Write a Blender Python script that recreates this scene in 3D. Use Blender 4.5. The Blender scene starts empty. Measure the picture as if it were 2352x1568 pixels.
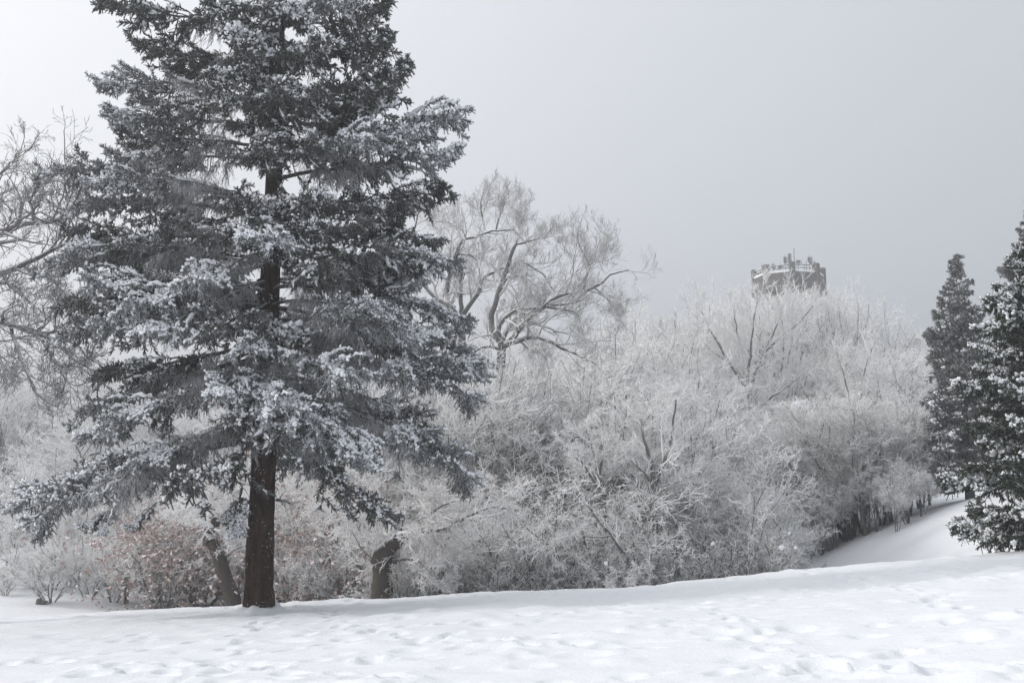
import bpy, math
import numpy as np
from mathutils import Matrix, Vector

scene = bpy.context.scene
COL = scene.collection

# ------------------------------------------------------------------ camera, sky, sun, exposure
EYE = 1.65
PITCH = math.radians(8.0)
FPX = 2352 * 35.0 / 36.0
cam_d = bpy.data.cameras.new('camera')
cam_d.lens = 35.0
cam_d.sensor_width = 36.0
cam_d.clip_start = 0.05
cam_d.clip_end = 5000.0
cam = bpy.data.objects.new('camera', cam_d)
cam.location = (0, 0, EYE)
cam.rotation_euler = (math.radians(90) + PITCH, 0, 0)
COL.objects.link(cam)
scene.camera = cam

SUN_EL = math.radians(31.0)
SUN_AZ = math.radians(-88.0)          # from +Y towards +X (negative: to the left)
world = bpy.data.worlds.new('World')
scene.world = world
world.use_nodes = True
wn = world.node_tree.nodes
wl = world.node_tree.links
wn.clear()
w_out = wn.new('ShaderNodeOutputWorld')
w_bg = wn.new('ShaderNodeBackground')
w_sky = wn.new('ShaderNodeTexSky')
w_sky.sky_type = 'NISHITA'
w_sky.sun_disc = False
w_sky.sun_elevation = SUN_EL
w_sky.sun_rotation = SUN_AZ
w_sky.air_density = 1.0
w_sky.dust_density = 7.0
w_sky.ozone_density = 2.0
w_hs = wn.new('ShaderNodeHueSaturation')
w_hs.inputs['Saturation'].default_value = 0.35
# the fog layer: even, brightening smoothly towards the sun behind it
w_tc = wn.new('ShaderNodeTexCoord')
w_dot = wn.new('ShaderNodeVectorMath')
w_dot.operation = 'DOT_PRODUCT'
w_dot.inputs[1].default_value = (math.sin(SUN_AZ) * math.cos(SUN_EL), math.cos(SUN_AZ) * math.cos(SUN_EL), math.sin(SUN_EL))
w_half = wn.new('ShaderNodeMath')
w_half.operation = 'MULTIPLY_ADD'
w_half.inputs[1].default_value = 0.5
w_half.inputs[2].default_value = 0.5
w_sq = wn.new('ShaderNodeMath')
w_sq.operation = 'POWER'
w_sq.inputs[1].default_value = 2.0
w_fog = wn.new('ShaderNodeMixRGB')
w_fog.inputs['Color1'].default_value = (4.45, 4.78, 5.38, 1)
w_fog.inputs['Color2'].default_value = (11.6, 11.6, 11.8, 1)
w_mix = wn.new('ShaderNodeMixRGB')
w_mix.inputs['Fac'].default_value = 0.80
wl.new(w_tc.outputs['Generated'], w_dot.inputs[0])
wl.new(w_dot.outputs['Value'], w_half.inputs[0])
wl.new(w_half.outputs[0], w_sq.inputs[0])
wl.new(w_sq.outputs[0], w_fog.inputs['Fac'])
wl.new(w_sky.outputs['Color'], w_hs.inputs['Color'])
wl.new(w_hs.outputs['Color'], w_mix.inputs['Color1'])
wl.new(w_fog.outputs['Color'], w_mix.inputs['Color2'])
wl.new(w_mix.outputs['Color'], w_bg.inputs['Color'])
wl.new(w_bg.outputs['Background'], w_out.inputs['Surface'])
w_bg.inputs['Strength'].default_value = 0.10

sun_d = bpy.data.lights.new('sun', 'SUN')
sun_d.energy = 1.4
sun_d.angle = math.radians(10)
sun_d.color = (1.0, 0.96, 0.90)
sun = bpy.data.objects.new('sun', sun_d)
sdir = Vector((math.sin(SUN_AZ) * math.cos(SUN_EL), math.cos(SUN_AZ) * math.cos(SUN_EL), math.sin(SUN_EL)))
sun.rotation_euler = sdir.to_track_quat('Z', 'Y').to_euler()
sun.location = (-60, 30, 60)
COL.objects.link(sun)

vs = scene.view_settings
vs.view_transform = 'Standard'
vs.look = 'None'
vs.gamma = 1.0
vs.exposure = 0.38
scene.render.engine = 'CYCLES'
scene.cycles.use_denoising = True
scene.cycles.denoising_prefilter = 'NONE'
scene.cycles.max_bounces = 5
scene.cycles.diffuse_bounces = 4
scene.cycles.glossy_bounces = 1
scene.cycles.volume_bounces = 0
scene.cycles.transparent_max_bounces = 4
scene.cycles.use_fast_gi = False
scene.cycles.caustics_reflective = False
scene.cycles.caustics_refractive = False

# ------------------------------------------------------------------ helpers
def W(px, py, d):
    """point at ground distance d (metres along +Y) seen at that direction"""
    x = (px - 1176.0) / FPX
    y = (784.0 - py) / FPX
    c, s = math.cos(PITCH), math.sin(PITCH)
    fy = c - y * s
    fz = s + y * c
    k = d / fy
    return np.array((x * k, d, EYE + fz * k))


def smooth(a, b, v):
    t = np.clip((v - a) / (b - a), 0, 1)
    return t * t * (3 - 2 * t)


def nrm(v):
    return v / np.maximum(np.linalg.norm(v, axis=-1, keepdims=True), 1e-9)


def mesh_from(name, chunks, mats, smooth_shade=True):
    """chunks: list of (V, F, material index); F is an (n,3) or (n,4) array"""
    vs_, loops, starts, totals, mi = [], [], [], [], []
    vo = lo = 0
    for V, F, m in chunks:
        if len(F) == 0:
            continue
        vs_.append(V.reshape(-1, 3))
        F = np.asarray(F)
        k = F.shape[1]
        loops.append((F + vo).ravel())
        starts.append(lo + np.arange(len(F)) * k)
        mi.append(np.full(len(F), m))
        vo += len(V.reshape(-1, 3))
        lo += F.size
    V = np.concatenate(vs_).astype(np.float32)
    L = np.concatenate(loops).astype(np.int32)
    S = np.concatenate(starts).astype(np.int32)
    M = np.concatenate(mi).astype(np.int32)
    me = bpy.data.meshes.new(name)
    me.vertices.add(len(V))
    me.vertices.foreach_set('co', V.ravel())
    me.loops.add(len(L))
    me.loops.foreach_set('vertex_index', L)
    me.polygons.add(len(S))
    me.polygons.foreach_set('loop_start', S)
    for m in mats:
        me.materials.append(m)
    me.polygons.foreach_set('material_index', M)
    me.polygons.foreach_set('use_smooth', np.full(len(S), smooth_shade))
    me.update(calc_edges=True)
    return me


def link(name, data, parent=None, loc=None, mat=None):
    o = bpy.data.objects.new(name, data)
    COL.objects.link(o)
    if parent is not None:
        o.parent = parent
    if mat is not None:
        o.matrix_local = mat
    elif loc is not None:
        o.location = loc
    return o


def thing(name, loc, label, cat, group=None, rotz=0.0, scale=1.0):
    o = bpy.data.objects.new(name, None)
    o.empty_display_size = 0.2
    COL.objects.link(o)
    o.location = [float(v) for v in loc]
    o.rotation_euler = (0, 0, rotz)
    if isinstance(scale, (tuple, list)):
        o.scale = scale
    else:
        o.scale = (scale, scale, scale)
    tag(o, label, cat, group)
    return o


def tag(o, label, cat, group=None):
    o['label'] = label
    o['category'] = cat
    if group:
        o['group'] = group
    return o


def tubes(P, R, sides=3, cap=False):
    """P (N,K,3), R (N,K) -> vertices, quads"""
    N, K = P.shape[:2]
    T = np.empty_like(P)
    T[:, 1:-1] = P[:, 2:] - P[:, :-2]
    T[:, 0] = P[:, 1] - P[:, 0]
    T[:, -1] = P[:, -1] - P[:, -2]
    T = nrm(T)
    mean = nrm(P[:, -1] - P[:, 0])
    ref = np.where(np.abs(mean[:, 2:3]) < 0.8, np.array([[0, 0, 1.0]]), np.array([[1.0, 0, 0]]))
    ref = np.repeat(ref[:, None], K, 1)
    A = nrm(np.cross(T, ref))
    B = np.cross(A, T)
    ang = np.arange(sides) / sides * 2 * math.pi + (math.pi / 2)
    ca, sa = np.cos(ang), np.sin(ang)
    V = P[:, :, None] + R[:, :, None, None] * (A[:, :, None] * ca[None, None, :, None] + B[:, :, None] * sa[None, None, :, None])
    base = (np.arange(N) * K * sides)[:, None, None]
    ring = (np.arange(K - 1) * sides)[None, :, None]
    j = np.arange(sides)[None, None, :]
    j2 = (j + 1) % sides
    a = base + ring + j
    b = base + ring + j2
    F = np.stack([a, b, b + sides, a + sides], -1).reshape(-1, 4)
    V = V.reshape(-1, 3)
    if cap and sides >= 4:
        pass
    return V, F


def catmull(pts, K):
    pts = np.asarray(pts, float)
    n = len(pts)
    ext = np.vstack([2 * pts[0] - pts[1], pts, 2 * pts[-1] - pts[-2]])
    u = np.linspace(0, n - 1 - 1e-6, K)
    i = u.astype(int)
    f = (u - i)[:, None]
    p0, p1, p2, p3 = ext[i], ext[i + 1], ext[i + 2], ext[i + 3]
    return 0.5 * (2 * p1 + (p2 - p0) * f + (2 * p0 - 5 * p1 + 4 * p2 - p3) * f ** 2 + (3 * p1 - p0 - 3 * p2 + p3) * f ** 3)


def interp(P, t):
    """P (N,K,3), t (N,) -> point and tangent"""
    K = P.shape[1]
    u = np.clip(t, 0, 0.9999) * (K - 1)
    i = u.astype(int)
    f = (u - i)[:, None]
    r = np.arange(len(P))
    a, b = P[r, i], P[r, i + 1]
    return a * (1 - f) + b * f, nrm(b - a), i, f[:, 0]


def grow(rng, P, R, n, t0, t1, lenf, ang, K, trop=(0, 0, 0), wob=0.15, rf=0.65, rend=0.004, planar=None, rmax=None, jit=(0.65, 1.25), side_down=0.0):
    N = len(P)
    idx = np.repeat(np.arange(N), n)
    M = len(idx)
    t = t0 + (t1 - t0) * ((np.tile(np.arange(n), N) + rng.random(M)) / n)
    Pp, Rp = P[idx], R[idx]
    pos, tan, i, f = interp(Pp, t)
    ar = np.arange(M)
    r0 = Rp[ar, i] * (1 - f) + Rp[ar, i + 1] * f
    plen = np.linalg.norm(np.diff(P, axis=1), axis=2).sum(1)[idx]
    L = lenf(t, plen) * rng.uniform(jit[0], jit[1], M)
    a = rng.uniform(ang[0], ang[1], M)
    if planar is None:
        rv = nrm(rng.normal(size=(M, 3)))
        perp = nrm(np.cross(tan, rv))
    else:
        sd = np.where(np.tile(np.arange(n), N) % 2 == 0, 1.0, -1.0)[:, None]
        side = nrm(np.cross(tan, np.array([[0, 0, 1.0]]))) * sd
        upv = np.cross(side, tan) * sd
        roll = rng.normal(0, planar, M)[:, None]
        perp = nrm(side * np.cos(roll) + upv * np.sin(roll) + np.array([[0, 0, -side_down]]))
    d = np.cos(a)[:, None] * tan + np.sin(a)[:, None] * perp
    C = np.empty((M, K, 3))
    C[:, 0] = pos
    step = (L / (K - 1))[:, None]
    tr = np.asarray(trop, float)[None]
    p = pos
    for k in range(1, K):
        d = nrm(d + tr / (K - 1) + rng.normal(0, wob, (M, 3)))
        p = p + d * step
        C[:, k] = p
    rs = r0 * rf
    if rmax is not None:
        rs = np.minimum(rs, rmax)
    rs = np.maximum(rs, rend)
    w = np.linspace(0, 1, K)[None]
    RR = rs[:, None] * (1 - w) + rend * w
    return C, RR, t


# value noise ---------------------------------------------------
_tab = np.random.default_rng(3).random((256, 256))


def vnoise(x, y):
    xi, yi = np.floor(x).astype(int), np.floor(y).astype(int)
    fx, fy = x - xi, y - yi
    fx = fx * fx * (3 - 2 * fx)
    fy = fy * fy * (3 - 2 * fy)
    g = lambda a, b: _tab[a & 255, b & 255]
    return (g(xi, yi) * (1 - fx) + g(xi + 1, yi) * fx) * (1 - fy) + (g(xi, yi + 1) * (1 - fx) + g(xi + 1, yi + 1) * fx) * fy


def fbm(x, y, o=4):
    s, a, tot = 0, 1.0, 0
    for k in range(o):
        s = s + a * (vnoise(x * 2 ** k + 17.3 * k, y * 2 ** k + 9.1 * k) - 0.5)
        tot += a
        a *= 0.5
    return s / tot * 2


# ------------------------------------------------------------------ materials
def new_mat(name):
    m = bpy.data.materials.new(name)
    m.use_nodes = True
    nt = m.node_tree
    nt.nodes.clear()
    out = nt.nodes.new('ShaderNodeOutputMaterial')
    return m, nt, nt.nodes, nt.links, out


def noise_node(nt, scale, detail=3, rough=0.55, coord='Object', stretch=None):
    tc = nt.nodes.new('ShaderNodeTexCoord')
    n = nt.nodes.new('ShaderNodeTexNoise')
    n.inputs['Scale'].default_value = scale
    n.inputs['Detail'].default_value = detail
    n.inputs['Roughness'].default_value = rough
    src = tc.outputs[coord]
    if stretch:
        mp = nt.nodes.new('ShaderNodeMapping')
        mp.inputs['Scale'].default_value = stretch
        nt.links.new(src, mp.inputs['Vector'])
        src = mp.outputs['Vector']
    nt.links.new(src, n.inputs['Vector'])
    return n


def math_node(nt, op, a, b=None, clamp=False):
    n = nt.nodes.new('ShaderNodeMath')
    n.operation = op
    n.use_clamp = clamp
    for i, v in enumerate((a, b)):
        if v is None:
            continue
        if hasattr(v, 'is_linked') or hasattr(v, 'links'):
            nt.links.new(v, n.inputs[i])
        else:
            n.inputs[i].default_value = v
    return n.outputs[0]


def map_range(nt, v, a, b, c=0.0, d=1.0, smoothstep=True):
    n = nt.nodes.new('ShaderNodeMapRange')
    n.interpolation_type = 'SMOOTHSTEP' if smoothstep else 'LINEAR'
    nt.links.new(v, n.inputs['Value'])
    n.inputs['From Min'].default_value = a
    n.inputs['From Max'].default_value = b
    n.inputs['To Min'].default_value = c
    n.inputs['To Max'].default_value = d
    return n.outputs['Result']


def mix_col(nt, fac, c1, c2):
    n = nt.nodes.new('ShaderNodeMixRGB')
    for key, v in (('Fac', fac), ('Color1', c1), ('Color2', c2)):
        if hasattr(v, 'links'):
            nt.links.new(v, n.inputs[key])
        elif isinstance(v, (int, float)):
            n.inputs[key].default_value = v
        else:
            n.inputs[key].default_value = (*v, 1)
    return n.outputs['Color']


SNOW = (0.86, 0.88, 0.91)
RIME = (0.80, 0.81, 0.83)


def rime_mat(name, bark, lo, hi, floor, noise_amp=0.5, nscale=6.0, rime=RIME, bark2=None, bump=0.0):
    """bark under a coat of rime and snow that lies on the upper side"""
    m, nt, N, L, out = new_mat(name)
    geo = N.new('ShaderNodeNewGeometry')
    sep = N.new('ShaderNodeSeparateXYZ')
    L.new(geo.outputs['Normal'], sep.inputs['Vector'])
    nz = noise_node(nt, nscale, 3)
    off = math_node(nt, 'MULTIPLY', math_node(nt, 'SUBTRACT', nz.outputs['Fac'], 0.5), noise_amp * 2)
    v = math_node(nt, 'ADD', sep.outputs['Z'], off)
    fac = map_range(nt, v, lo, hi, floor, 1.0)
    base = bark
    if bark2:
        n2 = noise_node(nt, 3.0, 2)
        base = mix_col(nt, n2.outputs['Fac'], bark, bark2)
    col = mix_col(nt, fac, base, rime)
    b = N.new('ShaderNodeBsdfDiffuse')
    L.new(col, b.inputs['Color'])
    if bump:
        n3 = noise_node(nt, 22.0, 4, 0.65, stretch=(1, 1, 0.35))
        bp = N.new('ShaderNodeBump')
        bp.inputs['Strength'].default_value = bump
        bp.inputs['Distance'].default_value = 0.06
        L.new(n3.outputs['Fac'], bp.inputs['Height'])
        L.new(bp.outputs['Normal'], b.inputs['Normal'])
    L.new(b.outputs['BSDF'], out.inputs['Surface'])
    return m


M_OAK = rime_mat('oak_bark', (0.040, 0.034, 0.029), 0.38, 0.66, 0.03, 0.30, 7.0, bark2=(0.095, 0.080, 0.068), bump=1.0)
M_LIMB = rime_mat('bark_with_snow_on_top', (0.050, 0.046, 0.043), 0.15, 0.6, 0.14, 0.35, 5.0, bark2=(0.085, 0.078, 0.072))
M_TWIG = rime_mat('frosted_twig', (0.20, 0.19, 0.185), -1.0, 0.2, 0.90, 0.5, 4.0, rime=(0.94, 0.94, 0.94))
M_BRANCH = rime_mat('dark_branch_with_rime', (0.10, 0.09, 0.083), -0.2, 0.5, 0.30, 0.5, 3.0, rime=(0.90, 0.91, 0.92))
M_TWIG_THIN = rime_mat('lightly_frosted_twig', (0.17, 0.148, 0.132), -0.5, 0.6, 0.42, 0.45, 4.0, rime=(0.90, 0.91, 0.92))
M_TWIG_DARK = rime_mat('bare_twig', (0.10, 0.092, 0.088), 0.0, 0.7, 0.14, 0.4, 4.0)
M_SBARK = rime_mat('spruce_branch_bark', (0.038, 0.032, 0.028), 0.2, 0.7, 0.10, 0.4, 9.0, rime=(0.66, 0.67, 0.70))
M_STWIG = rime_mat('spruce_frosted_twig', (0.08, 0.075, 0.070), -0.4, 0.6, 0.26, 0.5, 5.0, rime=(0.74, 0.75, 0.78))
M_NEEDLE = rime_mat('spruce_needles', (0.026, 0.029, 0.025), -0.1, 1.1, 0.06, 0.6, 2.0, rime=(0.50, 0.51, 0.53), bark2=(0.040, 0.044, 0.038))
M_NEEDLE_S = rime_mat('frosted_bough_needles', (0.040, 0.043, 0.040), -0.3, 0.9, 0.12, 0.7, 1.5, rime=(0.66, 0.68, 0.71))
M_NEEDLE_G = rime_mat('young_spruce_needles', (0.018, 0.030, 0.014), 0.5, 1.2, 0.02, 0.4, 3.0, rime=(0.55, 0.57, 0.58), bark2=(0.030, 0.044, 0.020))
M_LEAF = rime_mat('dry_oak_leaf', (0.24, 0.13, 0.10), 0.0, 0.9, 0.30, 0.6, 5.0, rime=(0.78, 0.75, 0.75), bark2=(0.33, 0.20, 0.16))


def snow_clump_mat():
    m, nt, N, L, out = new_mat('snow_clump')
    n = noise_node(nt, 30, 2)
    col = mix_col(nt, n.outputs['Fac'], (0.80, 0.82, 0.86), (0.90, 0.91, 0.93))
    b = N.new('ShaderNodeBsdfDiffuse')
    L.new(col, b.inputs['Color'])
    L.new(b.outputs['BSDF'], out.inputs['Surface'])
    return m


M_SNOWC = snow_clump_mat()


def ground_mat():
    m, nt, N, L, out = new_mat('snow_field')
    b = N.new('ShaderNodeBsdfPrincipled')
    n1 = noise_node(nt, 0.6, 4)
    col = mix_col(nt, n1.outputs['Fac'], (0.79, 0.815, 0.855), (0.845, 0.862, 0.89))
    L.new(col, b.inputs['Base Color'])
    b.inputs['Roughness'].default_value = 0.65
    b.inputs['Specular IOR Level'].default_value = 0.15
    n2 = noise_node(nt, 14.0, 6, 0.65)
    n3 = noise_node(nt, 90.0, 2, 0.6)
    h = math_node(nt, 'ADD', n2.outputs['Fac'], math_node(nt, 'MULTIPLY', n3.outputs['Fac'], 0.12))
    bp = N.new('ShaderNodeBump')
    bp.inputs['Strength'].default_value = 0.5
    bp.inputs['Distance'].default_value = 0.03
    L.new(h, bp.inputs['Height'])
    L.new(bp.outputs['Normal'], b.inputs['Normal'])
    L.new(b.outputs['BSDF'], out.inputs['Surface'])
    return m


def trunk_mat():
    m, nt, N, L, out = new_mat('spruce_trunk_bark')
    b = N.new('ShaderNodeBsdfPrincipled')
    b.inputs['Roughness'].default_value = 0.9
    b.inputs['Specular IOR Level'].default_value = 0.1
    n1 = noise_node(nt, 9.0, 5, 0.6, stretch=(1, 1, 0.22))
    n2 = noise_node(nt, 30.0, 3, 0.6, stretch=(1, 1, 0.35))
    s = math_node(nt, 'ADD', math_node(nt, 'MULTIPLY', n1.outputs['Fac'], 0.6), math_node(nt, 'MULTIPLY', n2.outputs['Fac'], 0.4))
    f = map_range(nt, s, 0.35, 0.65)
    col = mix_col(nt, f, (0.014, 0.010, 0.009), (0.075, 0.050, 0.041))
    # blown snow stuck to the bark in flecks, gathered in patches
    n3 = noise_node(nt, 16.0, 4, 0.7)
    n4 = noise_node(nt, 1.6, 2, 0.5)
    g = math_node(nt, 'ADD', n3.outputs['Fac'], math_node(nt, 'MULTIPLY', math_node(nt, 'SUBTRACT', n4.outputs['Fac'], 0.5), 0.55))
    fl = map_range(nt, g, 0.665, 0.71)
    col = mix_col(nt, fl, col, (0.72, 0.74, 0.77))
    L.new(col, b.inputs['Base Color'])
    bp = N.new('ShaderNodeBump')
    bp.inputs['Strength'].default_value = 0.9
    bp.inputs['Distance'].default_value = 0.05
    L.new(s, bp.inputs['Height'])
    L.new(bp.outputs['Normal'], b.inputs['Normal'])
    L.new(b.outputs['BSDF'], out.inputs['Surface'])
    return m


def plain_mat(name, c1, c2, scale=3.0, rough=0.85, bump=0.3, metal=0.0):
    m, nt, N, L, out = new_mat(name)
    b = N.new('ShaderNodeBsdfPrincipled')
    n = noise_node(nt, scale, 5, 0.6)
    f = map_range(nt, n.outputs['Fac'], 0.3, 0.7)
    L.new(mix_col(nt, f, c1, c2), b.inputs['Base Color'])
    b.inputs['Roughness'].default_value = rough
    b.inputs['Metallic'].default_value = metal
    bp = N.new('ShaderNodeBump')
    bp.inputs['Strength'].default_value = bump
    bp.inputs['Distance'].default_value = 0.05
    L.new(n.outputs['Fac'], bp.inputs['Height'])
    L.new(bp.outputs['Normal'], b.inputs['Normal'])
    L.new(b.outputs['BSDF'], out.inputs['Surface'])
    return m


M_GROUND = ground_mat()
M_TRUNK = trunk_mat()

# ------------------------------------------------------------------ snow ground
def ground_base(x, y):
    x = np.asarray(x, float)
    y = np.asarray(y, float)
    near = -0.047 * y + 0.0535 * x + 0.034 * np.clip(x - 4, 0, 30)
    near = near - 0.0012 * np.clip(y - 20, 0, 60) ** 2
    near = near + 0.10 * fbm(x * 0.11 + 3, y * 0.11, 3)
    s = x / 60.0
    far = -4.7 + 5.2 * smooth(0.12, 0.46, s) + 1.0 * smooth(0.05, -0.45, s)
    far = far + 14.0 * smooth(58, 165, y) * (0.30 + 0.70 * smooth(-35, 40, x))
    far = far + 0.5 * fbm(x * 0.04 + 8, y * 0.04, 3) * smooth(45, 80, y)
    far = far + 1.6 * smooth(9, 22, x) * smooth(62, 42, y)
    w = smooth(29.0, 43.0, y)
    return near * (1 - w) + far * w


def axis_lines(segs):
    out = [segs[0][0]]
    for a, b, s0, s1 in segs:
        p = a
        while p < b - 1e-6:
            f = (p - a) / (b - a)
            p = min(b, p + s0 * (1 - f) + s1 * f)
            out.append(p)
    return np.array(out)


def build_ground():
    rng = np.random.default_rng(11)
    ys = axis_lines([(-500, -60, 60, 40), (-60, 4, 20, 1.0), (4, 7.5, 0.5, 0.1), (7.5, 15, 0.048, 0.075), (15, 33, 0.08, 0.19), (33, 70, 0.15, 1.0), (70, 180, 1.2, 5), (180, 600, 8, 60)])
    xr = axis_lines([(0, 9.5, 0.065, 0.065), (9.5, 20, 0.08, 0.25), (20, 45, 0.2, 1.0), (45, 130, 1.2, 6), (130, 600, 10, 60)])
    xs = np.concatenate([-xr[:0:-1], xr])
    X, Y = np.meshgrid(xs, ys)
    Z = ground_base(X, Y)
    nearw = smooth(70, 40, np.hypot(X, Y))
    Z += nearw * (0.055 * fbm(X * 0.55, Y * 0.9, 4) + 0.022 * fbm(X * 1.7 + 5, Y * 2.6, 4) + 0.020 * np.maximum(0, fbm(X * 4.0, Y * 5.0, 3)) * (0.4 + np.clip(fbm(X * 0.3 + 40, Y * 0.4, 2) * 1.5, 0, 1)))

    def stamp(cx, cy, rx, ry, rot, depth, rim):
        R = max(rx, ry) * 2.6
        i0, i1 = np.searchsorted(xs, [cx - R, cx + R])
        j0, j1 = np.searchsorted(ys, [cy - R, cy + R])
        if i1 - i0 < 2 or j1 - j0 < 2:
            return
        x = X[j0:j1, i0:i1] - cx
        y = Y[j0:j1, i0:i1] - cy
        c, s = math.cos(rot), math.sin(rot)
        u = (x * c + y * s) / rx
        v = (-x * s + y * c) / ry
        q = np.sqrt(u * u + v * v)
        Z[j0:j1, i0:i1] += -depth * np.exp(-(q ** 4) * 0.9) + rim * np.exp(-((q - 1.45) / 0.38) ** 2)

    # walked trails
    for k in range(16):
        a = rng.uniform(0, math.pi)
        x, y = rng.uniform(-12, 14), rng.uniform(7, 30)
        for st in range(rng.integers(12, 34)):
            a += rng.normal(0, 0.10)
            x += math.cos(a) * rng.uniform(0.5, 0.72)
            y += math.sin(a) * rng.uniform(0.5, 0.72)
            o = 0.13 if st % 2 else -0.13
            stamp(x - math.sin(a) * o, y + math.cos(a) * o, rng.uniform(0.15, 0.22), rng.uniform(0.09, 0.14), a + rng.normal(0, 0.2), rng.uniform(0.03, 0.11), rng.uniform(0.005, 0.03))
    for k in range(420):   # old half-filled prints and hollows
        y = rng.uniform(7, 32)
        stamp(rng.uniform(-0.6, 0.62) * y, y, rng.uniform(0.12, 0.42), rng.uniform(0.10, 0.26), rng.uniform(-0.5, 0.5), rng.uniform(0.015, 0.075), rng.uniform(0, 0.02))
    for k in range(120):   # soft mounds
        y = rng.uniform(8, 31)
        stamp(rng.uniform(-0.55, 0.6) * y, y, rng.uniform(0.2, 0.6), rng.uniform(0.15, 0.35), rng.uniform(-0.4, 0.4), -rng.uniform(0.015, 0.06), 0)
    # trampled, broken snow on the right
    for k in range(900):
        t = rng.random()
        cx, cy = 2.6 + 4.4 * t + rng.normal(0, 0.22), 11.6 - 2.2 * t + rng.normal(0, 0.20)
        r = rng.uniform(0.06, 0.11)
        stamp(cx, cy, r, r * rng.uniform(0.7, 1.2), rng.uniform(0, 3), rng.choice([-1, 1]) * rng.uniform(0.08, 0.22) * r, 0)
    for k in range(700):
        cx, cy = rng.uniform(9, 19), rng.normal(22.5, 2.4)
        r = rng.uniform(0.07, 0.2)
        stamp(cx, cy, r, r, 0, rng.choice([-1, 1]) * rng.uniform(0.1, 0.3) * r, 0)
    tx_, ty_ = W(595, 1375, 25.0)[:2]      # drift round the foot of the big spruce
    stamp(tx_, ty_, 0.55, 0.5, 0, -0.16, 0)
    for k in range(14):
        a = rng.uniform(0, 6.28)
        stamp(tx_ + math.cos(a) * 0.5, ty_ + math.sin(a) * 0.5, 0.14, 0.12, 0, -rng.uniform(0.02, 0.07), 0)
    ny, nx = X.shape
    V = np.stack([X, Y, Z], -1).reshape(-1, 3)
    i, j = np.meshgrid(np.arange(nx - 1), np.arange(ny - 1))
    a = (j * nx + i).ravel()
    F = np.stack([a, a + 1, a + nx + 1, a + nx], -1)
    me = mesh_from('snow_ground', [(V, F, 0)], [M_GROUND])
    o = link('snow_ground', me)
    o['kind'] = 'structure'
    return xs, ys, Z


GX, GY, GZ = build_ground()


def gz(x, y):
    i = int(np.clip(np.searchsorted(GX, x) - 1, 0, len(GX) - 2))
    j = int(np.clip(np.searchsorted(GY, y) - 1, 0, len(GY) - 2))
    fx = (x - GX[i]) / (GX[i + 1] - GX[i])
    fy = (y - GY[j]) / (GY[j + 1] - GY[j])
    return float((GZ[j, i] * (1 - fx) + GZ[j, i + 1] * fx) * (1 - fy) + (GZ[j + 1, i] * (1 - fx) + GZ[j + 1, i + 1] * fx) * fy)


# ------------------------------------------------------------------ haze (closed box of even air round the whole place)
def box_mesh(name, lo, hi, mats):
    x0, y0, z0 = lo
    x1, y1, z1 = hi
    V = np.array([(x0, y0, z0), (x1, y0, z0), (x1, y1, z0), (x0, y1, z0), (x0, y0, z1), (x1, y0, z1), (x1, y1, z1), (x0, y1, z1)], float)
    F = np.array([(3, 2, 1, 0), (4, 5, 6, 7), (0, 1, 5, 4), (1, 2, 6, 5), (2, 3, 7, 6), (3, 0, 4, 7)])
    return mesh_from(name, [(V, F, 0)], mats, False)


def build_haze():
    m, nt, N, L, out = new_mat('haze_air')
    v = N.new('ShaderNodeVolumePrincipled')
    v.inputs['Color'].default_value = (0.93, 0.95, 0.98, 1)
    v.inputs['Density'].default_value = 0.0026
    v.inputs['Anisotropy'].default_value = 0.35
    L.new(v.outputs['Volume'], out.inputs['Volume'])
    zmin = float(GZ.min()) - 1.0
    o = link('haze', box_mesh('haze', (-620, -520, zmin), (620, 620, 46.0), [m]))
    o['kind'] = 'stuff'


build_haze()

# ------------------------------------------------------------------ spruce branches (shared meshes, each branch its own object)
def needle_blades(rng, P, n, nl, nw):
    N = len(P)
    idx = np.repeat(np.arange(N), n)
    M = len(idx)
    pos, tan, _, _ = interp(P[idx], rng.random(M))
    rad = nrm(np.cross(tan, nrm(rng.normal(size=(M, 3)))))
    d = nrm(tan * 0.6 + rad * 0.95)
    side = nrm(np.cross(d, nrm(rng.normal(size=(M, 3))))) * (nw * 0.5)
    l = nl * rng.uniform(0.7, 1.2, (M, 1))
    V = np.stack([pos - side, pos + side, pos + d * l], 1).reshape(-1, 3)
    F = np.arange(M * 3).reshape(-1, 3)
    return V, F


def snow_caps(rng, P, w0, w1, sides=5):
    N = len(P)
    Q = np.empty((N, 4, 3))
    for k, t in enumerate((0.12, 0.42, 0.78, 0.999)):
        Q[:, k] = interp(P, np.full(N, t))[0]
    w = rng.uniform(w0, w1, N)
    Q[:, :, 2] += (w * 0.55)[:, None]
    Q += rng.normal(0, 0.007, Q.shape)
    R = w[:, None] * np.array([0.15, 0.95, 1.0, 0.12])[None] * rng.uniform(0.8, 1.2, (N, 4))
    return tubes(Q, R, sides)


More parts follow.
